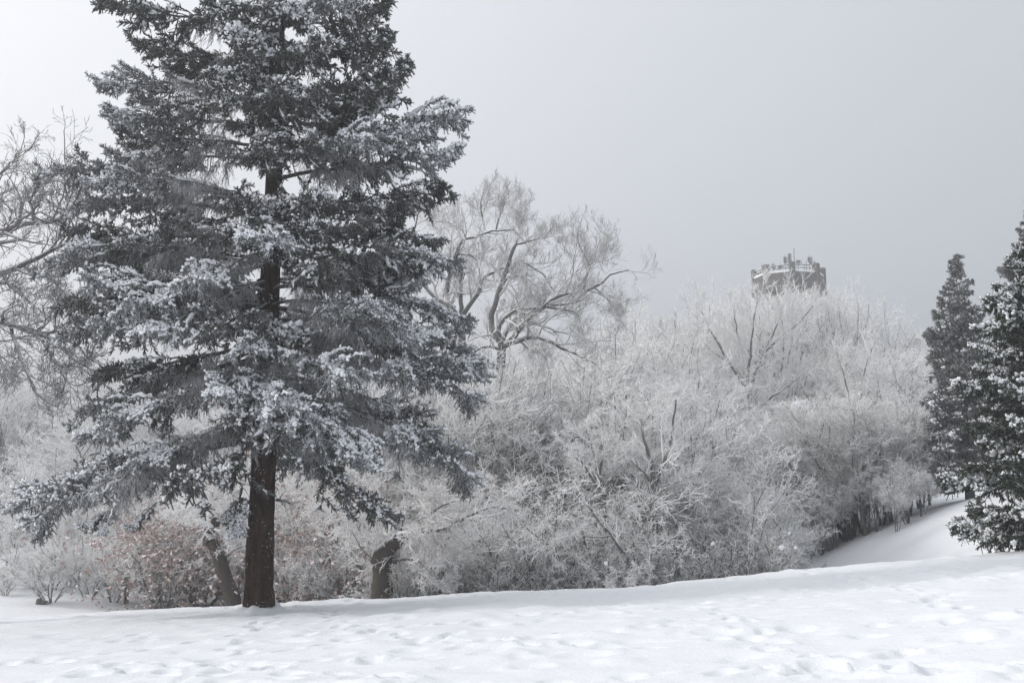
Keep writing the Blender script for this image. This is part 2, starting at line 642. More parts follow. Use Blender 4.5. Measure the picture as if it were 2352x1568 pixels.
def branch_variant(seed, L, arch, tipup, bare, snow, dens=1.0, needle=(14, 0.040, 0.014), spread=0.24, capw=(0.017, 0.036), hang=1.0, needle_mat=None, shoot=0.13, nsh=(8, 5, 4), core=0.017, space=0.095, tert=2):
    """a spruce branch of chord length L along +X; returns meshes (wood, needles, snow)"""
    rng = np.random.default_rng(seed)
    K = 15
    t = np.linspace(0, 1, K)
    x = L * t
    z = arch * L * np.sin(math.pi * t) + tipup * L * (t ** 4 - t)
    y = L * 0.04 * np.cumsum(rng.normal(0, 0.35, K))
    y = y - y[0] - (y[-1] - y[0]) * t
    z = z + L * 0.008 * np.cumsum(rng.normal(0, 0.5, K)) * (1 - t)
    z -= z[0]
    P = np.stack([x, y, z], -1)[None]
    R = ((0.013 + 0.0088 * L) * (1 - t) ** 0.8 + 0.005)[None]
    wood = [(*tubes(P, R, 6), 0)]
    n1 = max(4, int(L * (1 - bare * 0.45) / space * dens))

    def len1(tt, pl):
        e = np.clip((tt - bare * 0.3) / 0.35, 0.2, 1) * np.clip((1.12 - tt) / 0.5, 0.30, 1) ** 0.8
        return spread * L * e + 0.06

    S, SR, st = grow(rng, P, R, n1, bare * 0.45, 1.0, len1, (0.55, 1.15), 7, trop=(0.2, 0, -0.30), wob=0.13, rf=0.5, rend=0.005, planar=0.42, rmax=0.016, side_down=0.05, jit=(0.4, 1.35))
    wood.append((*tubes(S, SR, 3), 0))
    live = st > bare * rng.uniform(0.75, 1.15, len(st))
    tops, unders = [], []
    SL, SLR = S[live], SR[live]
    if live.any():
        if tert:
            T3, T3R, _ = grow(rng, SL, SLR, tert, 0.10, 0.92, lambda tt, pl: np.clip(pl * 0.45, 0.10, 0.45), (0.5, 1.05), 7, trop=(0.1, 0, -0.2), wob=0.13, rend=0.004, planar=0.4)
            wood.append((*tubes(T3[:, ::3], T3R[:, ::3], 3), 0))
            SL, SLR = np.concatenate([SL, T3]), np.concatenate([SLR, T3R])
        A, _, _ = grow(rng, SL, SLR, int(nsh[0] * dens), 0.10, 1.0, lambda tt, pl: shoot * (1.25 - 0.4 * tt), (0.5, 1.05), 3, trop=(0.1, 0, 0.05), wob=0.10, planar=0.6)
        U, _, _ = grow(rng, SL, SLR, int(nsh[1] * dens), 0.15, 1.0, lambda tt, pl: np.full(len(tt), shoot * 0.85), (0.5, 1.2), 3, trop=(0, 0, 0.9), wob=0.10)
        B, _, _ = grow(rng, SL, SLR, 3, 0.9, 1.0, lambda tt, pl: np.full(len(tt), shoot), (0.0, 0.6), 3, trop=(0, 0, 0.35), wob=0.10)
        tops += [A, U, B]
        Hh, _, _ = grow(rng, SL, SLR, int(nsh[2] * dens), 0.05, 0.95, lambda tt, pl: np.full(len(tt), shoot * 1.25), (0.7, 1.4), 3, trop=(0, 0, -2.2), wob=0.14, jit=(0.4, 1.5))
        unders.append(Hh)
    D, _, _ = grow(rng, P, R, int(12 * dens), 0.80, 1.0, lambda tt, pl: np.full(len(tt), shoot * 1.15), (0.0, 0.8), 3, trop=(0, 0, 0.5), wob=0.08)
    tops.append(D)
    top = np.concatenate(tops)
    Sh = np.concatenate(tops + unders)
    ends = Sh[:, [0, 2]]
    sr = np.tile(np.array([[core, core * 0.55]]), (len(Sh), 1)) * rng.uniform(0.8, 1.2, (len(Sh), 1))
    nd = [(*tubes(ends, sr, 3), 0), (*needle_blades(rng, Sh, *needle), 0)]
    inner = ~live
    if hang > 0 and inner.any():
        Hs, HR, _ = grow(rng, S[inner], SR[inner], int(20 * hang), 0.1, 1.0, lambda tt, pl: np.clip(pl * 0.5, 0.12, 0.42), (0.5, 1.3), 4, trop=(0, 0, -1.3), wob=0.16, rend=0.0045)
        wood.append((*tubes(Hs, HR, 3), 1))
        H2, HR2, _ = grow(rng, Hs, HR, 3, 0.3, 1.0, lambda tt, pl: pl * 0.5, (0.4, 1.0), 2, trop=(0, 0, -0.8), wob=0.12, rend=0.004)
        wood.append((*tubes(H2, HR2, 3), 1))
    # snow lies in patches on the upper shoots
    mid = top[:, 1]
    patch = fbm(mid[:, 0] * 1.6 + seed, mid[:, 1] * 1.6 + 3.1 * seed, 2) * 1.1
    prob = snow * np.clip(0.35 + 0.6 * mid[:, 0] / L, 0, 1) + patch
    # only the shoots with little above them catch snow
    axis_z = np.interp(mid[:, 0], P[0, :, 0], P[0, :, 2])
    prob = prob - np.clip((axis_z - mid[:, 2]) * 2.0, 0, 0.6)
    keep = rng.random(len(top)) < prob * 0.9
    sc = None
    if keep.sum() > 3:
        ch = [(*snow_caps(rng, top[keep], *capw), 0)]
        if live.any():
            sm_ = SL[:, 4]
            pp = snow * 0.9 + fbm(sm_[:, 0] * 1.6 + seed, sm_[:, 1] * 1.6 + 3.1 * seed, 2) * 1.1
            ks = rng.random(len(SL)) < pp
            if ks.sum() > 1:
                Q = SL[ks][:, 2:].copy()
                wr = rng.uniform(capw[0] * 1.15, capw[1] * 1.3, (len(Q), 1)) * np.array([[0.15, 0.7, 1.0, 0.95, 0.2]]) * rng.uniform(0.4, 1.45, (len(Q), 5))
                Q[:, 1:] += rng.normal(0, 0.018, Q[:, 1:].shape)
                Q[:, :, 2] += wr * 0.7 + 0.012
                ch.append((*tubes(Q, wr, 5), 0))
        sc = mesh_from('snow', ch, [M_SNOWC])
    w = mesh_from('branch', wood, [M_SBARK, M_STWIG])
    n = mesh_from('needles', nd, [needle_mat or M_NEEDLE])
    return dict(L=L, wood=w, needles=n, snow=sc)


def put_branch(parent, inv_root, var, base, tip, roll=0.0):
    """one branch of the given kind from base to tip (world coordinates)"""
    base = Vector([float(v) for v in base])
    tip = Vector([float(v) for v in tip])
    X = tip - base
    Lc = X.length
    X.normalize()
    up = Vector((0, 0, 1))
    Y = up.cross(X)
    Y.normalize()
    Z = X.cross(Y)
    M = Matrix((X, Y, Z)).transposed()
    M = M @ Matrix.Rotation(roll, 3, 'X')
    s = Lc / var['L']
    M4 = Matrix.Translation(base) @ M.to_4x4() @ Matrix.Scale(s, 4)
    b = link('branch', var['wood'], parent, mat=inv_root @ M4)
    link('needles', var['needles'], b)['kind'] = 'stuff'
    if var['snow'] is not None:
        link('snow', var['snow'], b)['kind'] = 'stuff'
    return b


def round_trunk(name, pts, rad, sides, mats, K, seed=0, flare=0.0, rough=0.06):
    rng = np.random.default_rng(seed)
    P = catmull(pts, K)
    r = np.interp(np.linspace(0, 1, K), np.linspace(0, 1, len(rad)), rad)
    V, F = tubes(P[None], r[None], sides)
    V = V.reshape(K, sides, 3)
    ang = np.arange(sides) / sides * 2 * math.pi
    h = np.linspace(0, 1, K)[:, None]
    fl = 1 + flare * np.exp(-h * K * 0.55) * (0.6 + 0.4 * np.cos(5 * ang + 1.0))[None]
    ridge = 1 + rough * np.sin(ang * 9 + 1.3 * np.sin(h * 13) + rng.uniform(0, 6))[:, :] * (0.5 + 0.5 * np.sin(h * 31 + 2 * ang[None])) + rng.normal(0, rough * 0.35, (K, sides))
    V = P[:, None] + (V - P[:, None]) * (fl * ridge)[:, :, None]
    return mesh_from(name, [(V.reshape(-1, 3), F, 0)], mats)


def pick(rng, variants, L):
    c = sorted(variants, key=lambda v: abs(math.log(v['L'] / L)))
    best = abs(math.log(c[0]['L'] / L))
    ok = [v for v in c if abs(math.log(v['L'] / L)) <= best + 0.16]
    return ok[int(rng.integers(len(ok)))]


def build_hero_spruce():
    rng = np.random.default_rng(21)
    D = 25.0
    bx, by = W(595, 1375, D)[:2]
    g = gz(bx, by)
    root = thing('spruce_tree', (bx, by, g), 'tall snow dusted spruce with bare lower trunk towering over the field', 'tree')
    inv = Matrix.Translation((-bx, -by, -g))
    # trunk line, seen leaning slightly
    tp = [(593, 1390), (600, 1200), (608, 1000), (618, 700), (630, 400), (640, 0), (646, -500), (650, -960)]
    tw = [W(a, b, D) - np.array((bx, by, g)) for a, b in tp]
    tr = [0.34, 0.315, 0.285, 0.25, 0.21, 0.16, 0.08, 0.015]
    me = round_trunk('trunk', tw, tr, 28, [M_TRUNK], 60, 5, flare=0.22)
    link('trunk', me, root)
    tz = np.array([W(a, b, D) for a, b in catmull(tp, 200)])

    def on_trunk(py):
        q = catmull(tp, 200)
        i = int(np.argmin(np.abs(q[:, 1] - py)))
        return tz[i]

    low_s = [branch_variant(100 + k, 5.4, 0.07, 0.02, 0.52, 0.80, spread=0.22, capw=(0.019, 0.040), hang=1.8, needle_mat=M_NEEDLE_S) for k in range(2)]
    low_d = [branch_variant(110 + k, 5.4, 0.06, 0.03, 0.48, 0.38, spread=0.23, hang=1.8, needle_mat=M_NEEDLE_S) for k in range(2)]
    mid_s = [branch_variant(120 + k, 4.0, 0.03, 0.07, 0.42, 0.78, spread=0.25, capw=(0.018, 0.038), hang=1.3, needle_mat=M_NEEDLE_S) for k in range(2)]
    mid_d = [branch_variant(130 + k, 4.0, 0.02, 0.10, 0.38, 0.25, spread=0.25) for k in range(2)]
    sm_s = [branch_variant(140 + k, 2.6, -0.01, 0.14, 0.34, 0.55, spread=0.28) for k in range(2)]
    sm_d = [branch_variant(150 + k, 2.6, -0.01, 0.14, 0.30, 0.20, spread=0.28) for k in range(2)]
    tiny = [branch_variant(160, 1.3, 0.0, 0.1, 0.15, 0.35, spread=0.34)]
    snowy = low_s + mid_s + sm_s + tiny
    dark = low_d + mid_d + sm_d + tiny

    def add(py0, tx, ty, dd, sn):
        b = on_trunk(py0)
        t = W(tx, ty, D + dd)
        L = float(np.linalg.norm(t - b))
        put_branch(root, inv, pick(rng, snowy if sn else dark, L), b, t, rng.normal(0, 0.12))

    left = [(330, 300, 300, 1.0, 0), (540, 190, 520, -.5, 0), (600, 170, 565, -.9, 0), (790, 240, 850, .8, 0), (500, 195, 470, .9, 0), (700, 190, 730, .9, 0), (830, 250, 960, -1.5, 1), (75, 255, 8, .3, 0), (150, 335, 95, .5, 0), (255, 245, 198, .2, 1), (300, 258, 262, -.6, 1), (360, 285, 365, .6, 1),
            (480, 150, 388, .3, 0), (470, 215, 420, -.9, 1), (610, 132, 600, .4, 0), (650, 160, 690, -.2, 0), (660, 215, 650, -1.3, 1),
            (745, 158, 765, .3, 0), (740, 235, 735, -1.4, 1), (785, 205, 1000, -.3, 1), (840, 200, 940, .9, 0), (1012, 50, 1132, -.1, 0), (1000, 85, 1190, -1.2, 1), (940, 300, 1060, -1.6, 1), (960, 210, 1095, .9, 1)]
    right = [(480, 930, 470, -.9, 0), (540, 905, 520, .9, 0), (640, 960, 650, .8, 1), (860, 1000, 985, .8, 1), (520, 985, 545, .2, 0), (60, 890, 12, .3, 0), (130, 885, 78, .3, 1), (205, 930, 150, .2, 1), (240, 900, 190, -.8, 1), (290, 862, 240, .8, 0), (345, 1045, 262, .2, 1), (340, 960, 300, -.8, 1), (405, 1036, 345, -.3, 1), 
             (470, 1020, 432, .3, 0), (560, 1000, 590, .4, 0), (590, 1042, 605, -.5, 1), (660, 1065, 738, .2, 1), (700, 985, 770, -1.2, 1), (770, 1102, 842, .1, 0), (740, 1070, 800, .9, 1), (800, 1082, 905, -.7, 1),
             (890, 1078, 1090, -.2, 1), (965, 890, 1168, -.6, 0), (900, 1030, 1040, .7, 1)]
    front = [(640, 330, 760, -2.8, 1), (690, 470, 760, -3.0, 0), (560, 860, 560, -2.6, 0), (740, 560, 800, -2.8, 1), (850, 560, 960, -2.6, 1), (870, 680, 985, -2.8, 1), (330, 850, 310, -2.3, 1), (440, 545, 445, -2.4, 1), (430, 725, 452, -2.0, 1), (470, 560, 540, -3.0, 1), (480, 640, 560, -2.6, 1), (600, 290, 700, -2.4, 1), (575, 430, 640, -3.0, 1), (600, 760, 610, -3.0, 0), 
             (800, 640, 935, -3.2, 1), (790, 490, 900, -3.2, 1), (790, 800, 850, -3.0, 1), (760, 905, 745, -2.6, 1), (860, 830, 1060, -2.8, 1), (960, 400, 1110, -2.6, 1), (830, 700, 960, -3.0, 1), (880, 730, 1010, -2.2, 1),
             (340, 600, 335, -2.2, 1), (350, 720, 330, -1.6, 1), (250, 480, 165, -2.2, 1), (260, 740, 200, -2.4, 1), (230, 640, 200, -2.6, 1), (150, 555, 110, -2.1, 1), (130, 745, 90, -2.0, 1), 
             (60, 480, 0, -2.0, 1), (40, 800, -5, -2.0, 1), (700, 860, 700, -3.0, 0), (520, 420, 520, -2.6, 0), (520, 820, 500, -2.4, 0)]
    for lst in (left, right, front):
        for py0, tx, ty, dd, sn in lst:
            add(py0, tx, ty, dd, sn)
    # short sprays close before the trunk
    for py0, off, dy, sn in [(-10, -60, 20, 0), (20, 70, 10, 1), (60, -50, 25, 1), (95, 55, 30, 0), (140, -70, 25, 1), (165, 40, 35, 1), (200, -30, 40, 0), (215, 75, 30, 1), (255, -75, 30, 0), (270, 20, 45, 1), (300, 70, 25, 0), (320, -40, 30, 1),
                             (440, 10, 40, 1), (470, 50, 50, 1), (500, -30, 60, 0), (545, 40, 50, 0), (700, -40, 50, 1), (720, 60, 45, 0), (800, 0, 90, 1), (830, 60, 80, 1), (840, -60, 80, 1), (870, 10, 85, 1), (890, -70, 90, 0)]:
        bx_ = W(618, py0, D)
        b = on_trunk(py0)
        ipx = 1176 + b[0] / D * FPX
        add(py0, ipx + off, py0 + dy, -rng.uniform(1.3, 1.9), sn)
    # the back of the crown and the fill between
    env_y = np.array([-960, -500, 0, 200, 400, 600, 800, 1000])
    env_w = np.array([10, 190, 330, 350, 390, 420, 430, 430])
    n = 36
    for k in range(n):
        py = 985 - (985 + 60) * (k + rng.random()) / n
        if 335 < py < 430:
            continue
        a = rng.uniform(0.12, math.pi - 0.12) if rng.random() < 0.85 else rng.uniform(-0.6, 0.6) + (math.pi if rng.random() < .5 else 0)
        w = np.interp(py, env_y, env_w) * rng.uniform(0.6, 0.98) / 91.5
        drop = np.interp(py, [0, 400, 700, 1000], [0.10, 0.0, -0.16, -0.30]) + rng.normal(0, 0.05)
        b = on_trunk(py)
        t = b + np.array((math.cos(a) * w, math.sin(a) * w, drop * w))
        put_branch(root, inv, pick(rng, dark if rng.random() < 0.6 else snowy, w), b, t, rng.normal(0, 0.15))
    # the top above the picture
    n = 58
    for k in range(n):
        py = -40 - 900 * (k + rng.random()) / n
        a = rng.uniform(0, 2 * math.pi)
        w = np.interp(py, env_y, env_w) * rng.uniform(0.75, 1.02) / 91.5
        b = on_trunk(py)
        t = b + np.array((math.cos(a) * w, math.sin(a) * w, (0.18 + rng.normal(0, .05)) * w))
        put_branch(root, inv, pick(rng, snowy, w), b, t, 0)
    # dead lower limbs
    def z4(x, y):
        return (x / 2.613 * 0.9408, (900 + y / 2.613) * 0.9408)
    dead = [([(1600, 470), (1530, 500), (1475, 580), (1340, 665), (1220, 715), (1150, 745)], .055, .02, -.5),
            ([(1475, 580), (1490, 690), (1545, 750), (1530, 830), (1540, 900)], .035, .012, -.5),
            ([(890, 640), (840, 780), (760, 850), (690, 905)], .035, .012, -1.2),
            ([(1765, 835), (1800, 838), (1860, 860)], .045, .015, -.3)]
    for pts, r0, r1, dd in dead:
        P = catmull([W(*z4(*p), D + dd * k / (len(pts) - 1)) - np.array((bx, by, g)) for k, p in enumerate(pts)], 14)[None]
        R = np.linspace(r0, r1, 14)[None]
        ch = [(*tubes(P, R, 6), 0)]
        T, TR, _ = grow(rng, P, R, 14, 0.2, 1, lambda t, l: np.full(len(t), 0.35), (0.5, 1.2), 5, (0, 0, -0.4), 0.15)
        ch.append((*tubes(T, TR, 3), 1))
        link('dead_limb', mesh_from('dead_limb', ch, [M_SBARK, M_STWIG]), root)
    # dark tufts hanging by the trunk
    for (x0, y0, x1, y1, dd) in [(1540, 760, 1500, 1040, -.4), (1500, 840, 1420, 960, -.5), (1000, 850, 830, 1000, -1.2), (700, 900, 640, 1040, -1.2), (760, 850, 540, 1000, -1.0)]:
        b, t = W(*z4(x0, y0), D + dd), W(*z4(x1, y1), D + dd - .3)
        put_branch(root, inv, tiny[0], b, t, 0)


def build_conifer(label, px, d, H, Rm, variants, seed, trunk_r, n, start=0.03, shape=1.0, drop=(-0.25, 0.35), lean=0.0, name='spruce_tree', rjit=(0.72, 1.05), low_variants=None):
    rng = np.random.default_rng(seed)
    x = W(px, 1100, d)[0]
    g = gz(x, d) - 0.05
    root = thing(name, (x, d, g), label, 'tree')
    inv = Matrix.Translation((-x, -d, -g))
    pts = [np.array((lean * h * H, 0, h * H)) for h in np.linspace(0, 1, 6)]
    me = round_trunk('trunk', pts, list(np.linspace(trunk_r, 0.015, 6)), 12, [M_LIMB], 24, seed, 0.2)
    link('trunk', me, root)
    for k in range(n):
        h = start + (1 - start) * ((k + rng.random()) / n) ** 0.9
        w = Rm * max(0.0, (1 - h)) ** shape * rng.uniform(*rjit) * (0.72 + 0.28 * min(1, (h - start) / 0.12)) + 0.25
        a = k * 2.39996 + rng.normal(0, 0.35)
        dz = np.interp(h, [0, 1], drop) + rng.normal(0, 0.06)
        b = np.array((x + lean * h * H, d, g + h * H))
        t = b + np.array((math.cos(a) * w, math.sin(a) * w, dz * w))
        vv = low_variants if (low_variants and rng.random() < np.interp(h, [0.05, 0.35, 0.65], [0.97, 0.75, 0.2])) else variants
        put_branch(root, inv, pick(rng, vv, w), b, t, rng.normal(0, 0.12))
    # leader
    b = np.array((x + lean * 0.97 * H, d, g + 0.965 * H))
    for k in range(5):
        a = k * 1.257
        put_branch(root, inv, pick(rng, variants, 0.6), b, b + np.array((math.cos(a) * 0.16, math.sin(a) * .16, 0.55 + 0.1 * k)), 0)
    return root


build_hero_spruce()

YK = dict(tert=2, needle=(14, 0.045, 0.012), hang=0.0, needle_mat=M_NEEDLE_G, shoot=0.13, nsh=(7, 4, 3), capw=(0.022, 0.042), space=0.10, core=0.014)
young = [branch_variant(200 + k, 2.6, 0.03, 0.10, 0.10, 0.80, spread=0.26, **YK) for k in range(2)]
young += [branch_variant(210 + k, 1.3, 0.02, 0.12, 0.08, 0.60, spread=0.34, **YK) for k in range(2)]
young_bare = [branch_variant(205 + k, 2.6, 0.03, 0.10, 0.10, 0.12, spread=0.26, **YK) for k in range(2)]
M_NEEDLE_F = rime_mat('frosted_spruce_needles', (0.032, 0.035, 0.032), -0.2, 1.0, 0.18, 0.5, 3.0, rime=(0.58, 0.59, 0.61))
FK = dict(tert=2, needle=(8, 0.07, 0.026), hang=0.0, needle_mat=M_NEEDLE_F, shoot=0.18, nsh=(6, 4, 4), capw=(0.035, 0.06), space=0.14, core=0.025)
far_v = [branch_variant(220 + k, 2.4, 0.02, 0.10, 0.12, 0.30, spread=0.30, **FK) for k in range(2)]
far_v += [branch_variant(230 + k, 1.2, 0.0, 0.15, 0.08, 0.30, spread=0.36, **FK) for k in range(2)]

build_conifer('dark green young spruce, branches to the ground, snow on its boughs, at right edge', 2438, 30.0, 9.8, 3.55, young, 31, 0.18, 175, start=0.02, shape=0.75, drop=(-0.12, 0.45), rjit=(0.6, 1.08), low_variants=young_bare)
build_conifer('slender grey spruce with pointed top behind the young green one', 2226, 52.0, 12.1, 3.4, far_v, 32, 0.22, 105, start=0.10, shape=0.85, drop=(-0.35, 0.35), rjit=(0.5, 1.1))
build_conifer('tall dark spruce rising behind the young spruce at the top right edge', 2425, 44.0, 12.4, 3.2, far_v, 33, 0.25, 120, start=0.08, shape=0.8, drop=(-0.35, 0.3), rjit=(0.5, 1.1))

# ------------------------------------------------------------------ bare frosted trees
def fit_envelope(P, R, env, k_env):
    """shrink each branch towards its start until its tip lies inside the crown's outline"""
    c, rx, rz = env
    st = P[:, :1]
    k = np.ones(len(P))
    for f in (0.9, 0.8, 0.7, 0.6, 0.5, 0.4, 0.3, 0.2):
        tip = st[:, 0] + (P[:, -1] - st[:, 0]) * k[:, None]
        az = np.arctan2(tip[:, 1], tip[:, 0])
        lump = 1 + 0.10 * np.sin(3 * az + 1.7 * tip[:, 2]) + 0.07 * np.sin(7 * az - 2.9 * tip[:, 2])
        q = np.sqrt((tip[:, 0] / rx) ** 2 + (tip[:, 1] / rx) ** 2 + ((tip[:, 2] - c) / rz) ** 2)
        k = np.where(q > k_env * lump, f, k)
    return st + (P - st) * k[:, None, None], R


def decid(seed, H, stems=1, fork=0.3, n=(7, 7, 8, 7), spread=0.5, up=0.35, twig_r=0.011, tmat=None, lens=(0.62, 0.55, 0.5, 0.5), base_r=0.14, wob=0.10, env=(0.58, 0.40, 0.43), last_up=0.3, hh_f=0.62):
    """(trunk mesh, crown mesh) of a bare tree of height H rooted at the origin; env = centre, width, half height as shares of H"""
    rng = np.random.default_rng(seed)
    K = 9
    e = (env[0] * H, env[1] * H, env[2] * H)
    P0 = []
    for s in range(stems):
        a = s / max(stems, 1) * 2 * math.pi + rng.uniform(-0.4, 0.4)
        tilt = (rng.uniform(0.25, 1.0) * spread if stems > 1 else rng.uniform(0, 0.12))
        hh = H * (hh_f + 0.08 if stems > 1 else hh_f) * rng.uniform(0.8, 1.05)
        d = np.array((math.cos(a) * tilt, math.sin(a) * tilt, 1.0))
        d /= np.linalg.norm(d)
        p = np.array((math.cos(a), math.sin(a), 0)) * (0.10 if stems > 1 else 0.0) + np.array((0, 0, -0.25))
        pts = [p]
        for k in range(1, K):
            d = d + rng.normal(0, wob * 0.8, 3) + np.array((0, 0, 0.04))
            d /= np.linalg.norm(d)
            p = p + d * hh / (K - 1)
            pts.append(p)
        P0.append(pts)
    P0 = np.array(P0)
    tt = np.linspace(0, 1, K)
    R0 = np.tile((base_r * (1 - tt) ** 0.85 + base_r * 0.16)[None], (stems, 1)) * rng.uniform(0.7, 1.1, (stems, 1))
    P1, R1, _ = grow(rng, P0, R0, n[0], fork, 1.0, lambda t, l: l * lens[0] * (1.15 - 0.4 * t), (0.35, 1.0), 7, (0, 0, up), wob, 0.58, 0.014)
    P1, R1 = fit_envelope(P1, R1, e, 0.82)
    P2, R2, _ = grow(rng, P1, R1, n[1], 0.12, 1.0, lambda t, l: l * lens[1] * (1.15 - 0.5 * t) + 0.02 * H, (0.4, 1.05), 5, (0, 0, up * 0.8), wob * 1.2, 0.55, twig_r)
    P2, R2 = fit_envelope(P2, R2, e, 0.92)
    P3, R3, _ = grow(rng, P2, R2, n[2], 0.12, 1.0, lambda t, l: np.clip(l * lens[2] * (1.1 - 0.4 * t), 0.02 * H, 0.11 * H), (0.4, 1.1), 4, (0, 0, up * 0.6), wob * 1.4, 0.6, twig_r * 0.8)
    P3, R3 = fit_envelope(P3, R3, e, 0.98)
    P4, R4, _ = grow(rng, P3, R3, n[3], 0.12, 1.0, lambda t, l: np.clip(l * lens[3], 0.012 * H, 0.05 * H), (0.4, 1.1), 2, (0, 0, last_up), wob * 1.4, 0.8, twig_r * 0.65)
    tr = [(*tubes(P0, R0, 7), 0), (*tubes(P1, R1, 5), 0)]
    cr = [(*tubes(P2, R2, 3), 1), (*tubes(P3, R3, 3), 0), (*tubes(P4, R4, 3), 0)]
    trunk = mesh_from('trunk', tr, [M_LIMB])
    crown = mesh_from('crown', cr, [tmat or M_TWIG, M_BRANCH])
    return dict(H=float(np.percentile(P4[..., 2], 98.0)), trunk=trunk, crown=crown)


def put_tree(name, var, x, y, top_z, label, cat, group, rotz, wide=1.0):
    g = gz(x, y)
    s = max(0.2, (top_z - g) / var['H'])
    r = thing(name, (x, y, g), label, cat, group, rotz, (s * wide, s * wide, s))
    link('trunk', var['trunk'], r)
    link('crown', var['crown'], r)
    if 'leaves' in var:
        link('leaves', var['leaves'], r)
    return r


V_SHRUB = [decid(300 + k, 4.5, stems=8, fork=0.15, n=(6, 6, 6, 5), spread=0.7, up=0.12, base_r=0.035, twig_r=0.0085, lens=(0.6, 0.55, 0.5, 0.5), wob=0.17, last_up=0.1, env=(0.52, 0.52, 0.47)) for k in range(2)]
V_STEM = [decid(306 + k, 6.0, stems=5, fork=0.34, n=(7, 7, 6, 6), spread=0.4, up=0.15, base_r=0.05, twig_r=0.0095, lens=(0.6, 0.55, 0.5, 0.5), wob=0.17, last_up=0.1, env=(0.64, 0.42, 0.36)) for k in range(1)]
V_BRUSH = [decid(310 + k, 2.6, stems=11, fork=0.12, n=(6, 5, 4, 3), spread=0.6, up=0.4, base_r=0.014, twig_r=0.006, tmat=M_TWIG_THIN, lens=(0.45, 0.5, 0.5, 0.5), wob=0.15, env=(0.5, 0.55, 0.5), hh_f=0.7) for k in range(2)]
V_SMALL = [decid(320 + k, 11.0, stems=1 + k % 3, fork=0.30, n=(26 // (1 + k % 3), 8, 8, 6), spread=0.35, up=0.22, base_r=0.13, twig_r=0.0115, lens=(0.75, 0.46, 0.42, 0.38), wob=0.15, last_up=0.25, env=(0.60, 0.44, 0.41)) for k in range(3)]
V_ROUND = [decid(331 + k, 15.0, stems=4, fork=0.22, n=(8, 9, 8, 6), spread=0.55, up=0.5, base_r=0.18, twig_r=0.014, lens=(0.8, 0.46, 0.40, 0.36), last_up=0.6, wob=0.11, env=(0.56, 0.48, 0.45)) for k in range(1)]
V_SPREAD = [decid(340 + k, 8.0, stems=2, fork=0.18, n=(12, 8, 8, 6), spread=0.6, up=0.04, base_r=0.11, twig_r=0.0095, lens=(0.85, 0.46, 0.42, 0.38), wob=0.19, last_up=0.08, env=(0.55, 0.58, 0.46)) for k in range(2)]

rngT = np.random.default_rng(77)


ORD = ['leftmost', 'second', 'third', 'fourth', 'fifth', 'sixth', 'seventh', 'eighth', 'ninth', 'tenth', 'eleventh', 'twelfth', 'thirteenth', 'fourteenth', 'fifteenth', 'sixteenth', 'seventeenth', 'eighteenth', 'nineteenth', 'twentieth']


def row(name, variants, spots, label0, cat, group, wide=(0.9, 1.15)):
    spots = sorted(spots, key=lambda q: q[0])
    n = len(spots)
    for k, (px, d, top) in enumerate(spots):
        p = W(px, top, d)
        label = label0
        if 1 < n:
            if k == n - 1:
                label = label0 + ', rightmost of its row'
            elif k < n / 2 + 1:
                label = label0 + (', leftmost of its row' if k == 0 else ', %s from left' % ORD[k])
            else:
                label = label0 + ', %s from right' % ORD[n - 1 - k]
        put_tree(name, variants[int(rngT.integers(len(variants)))], p[0], d, p[2], label, cat, group, rngT.uniform(0, 6.28), rngT.uniform(*wide))


def spread_spots(n, x0, x1, d0, d1, sky, jit=(0, 60)):
    xs = [s[0] for s in sky]
    ys = [s[1] for s in sky]
    out = []
    for k in range(n):
        px = x0 + (x1 - x0) * (k + rngT.uniform(0.1, 0.9)) / n
        out.append((px, rngT.uniform(d0, d1), np.interp(px, xs, ys) + rngT.uniform(*jit)))
    return out


def ground_py(px, d):
    x = (px - 1176.0) / FPX * d * 1.0
    z = gz(x, d)
    a = math.atan2(EYE - z, d) + PITCH
    return 784 + FPX * math.tan(a)


def on_slope(spots, line):
    """move each spot to the distance where the slope's foot line runs"""
    out = []
    for px, extra, top in spots:
        want = np.interp(px, [q[0] for q in line], [q[1] for q in line])
        ds = np.arange(46, 95, 0.5)
        e = [abs(ground_py(px, d) - want) for d in ds]
        out.append((px, float(ds[int(np.argmin(e))]) + extra, top))
    return out


FOOT = [(1700, 1320), (1780, 1304), (1900, 1270), (2000, 1236), (2140, 1190)]
# the round crowned trees under the tower
row('bare_tree', V_ROUND, [(1735, 94, 680)], 'rounded frosted tree behind the fanned dark limbs below the tower', 'tree', None, (1.15, 1.15))
row('bare_tree', V_ROUND, [(1935, 98, 690)], 'rounded frosted tree rising right below the tower', 'tree', None, (1.05, 1.05))
row('bare_tree', V_ROUND, [(1840, 104, 694)], 'frosted tree whose top crosses the foot of the tower wall', 'tree', None, (1.15, 1.15))
row('bare_tree', V_ROUND, [(1690, 100, 700), (1780, 118, 688), (1880, 115, 684), (1990, 108, 715)], 'frosted tree of the dense crown before the tower', 'tree', 'dense crown of trees before the tower', (1.05, 1.2))
row('bare_tree', V_ROUND, [(1520, 100, 712)], 'pale frosted tree on the skyline midway between big bare tree and tower', 'tree', None, (0.9, 0.9))
row('bare_tree', V_SMALL, spread_spots(12, 1380, 1720, 76, 105, [(1380, 810), (1520, 735), (1580, 770), (1720, 860)]), 'frosted tree on the slope left of the tower', 'tree', 'frosted trees on the slope left of the tower', (1.05, 1.35))
row('bare_tree', V_SMALL, spread_spots(11, 1950, 2180, 74, 108, [(1960, 760), (2030, 770), (2090, 800), (2180, 830)]), 'frosted tree on the slope between tower and grey spruce', 'tree', 'frosted trees on the slope right of the tower', (1.05, 1.35))
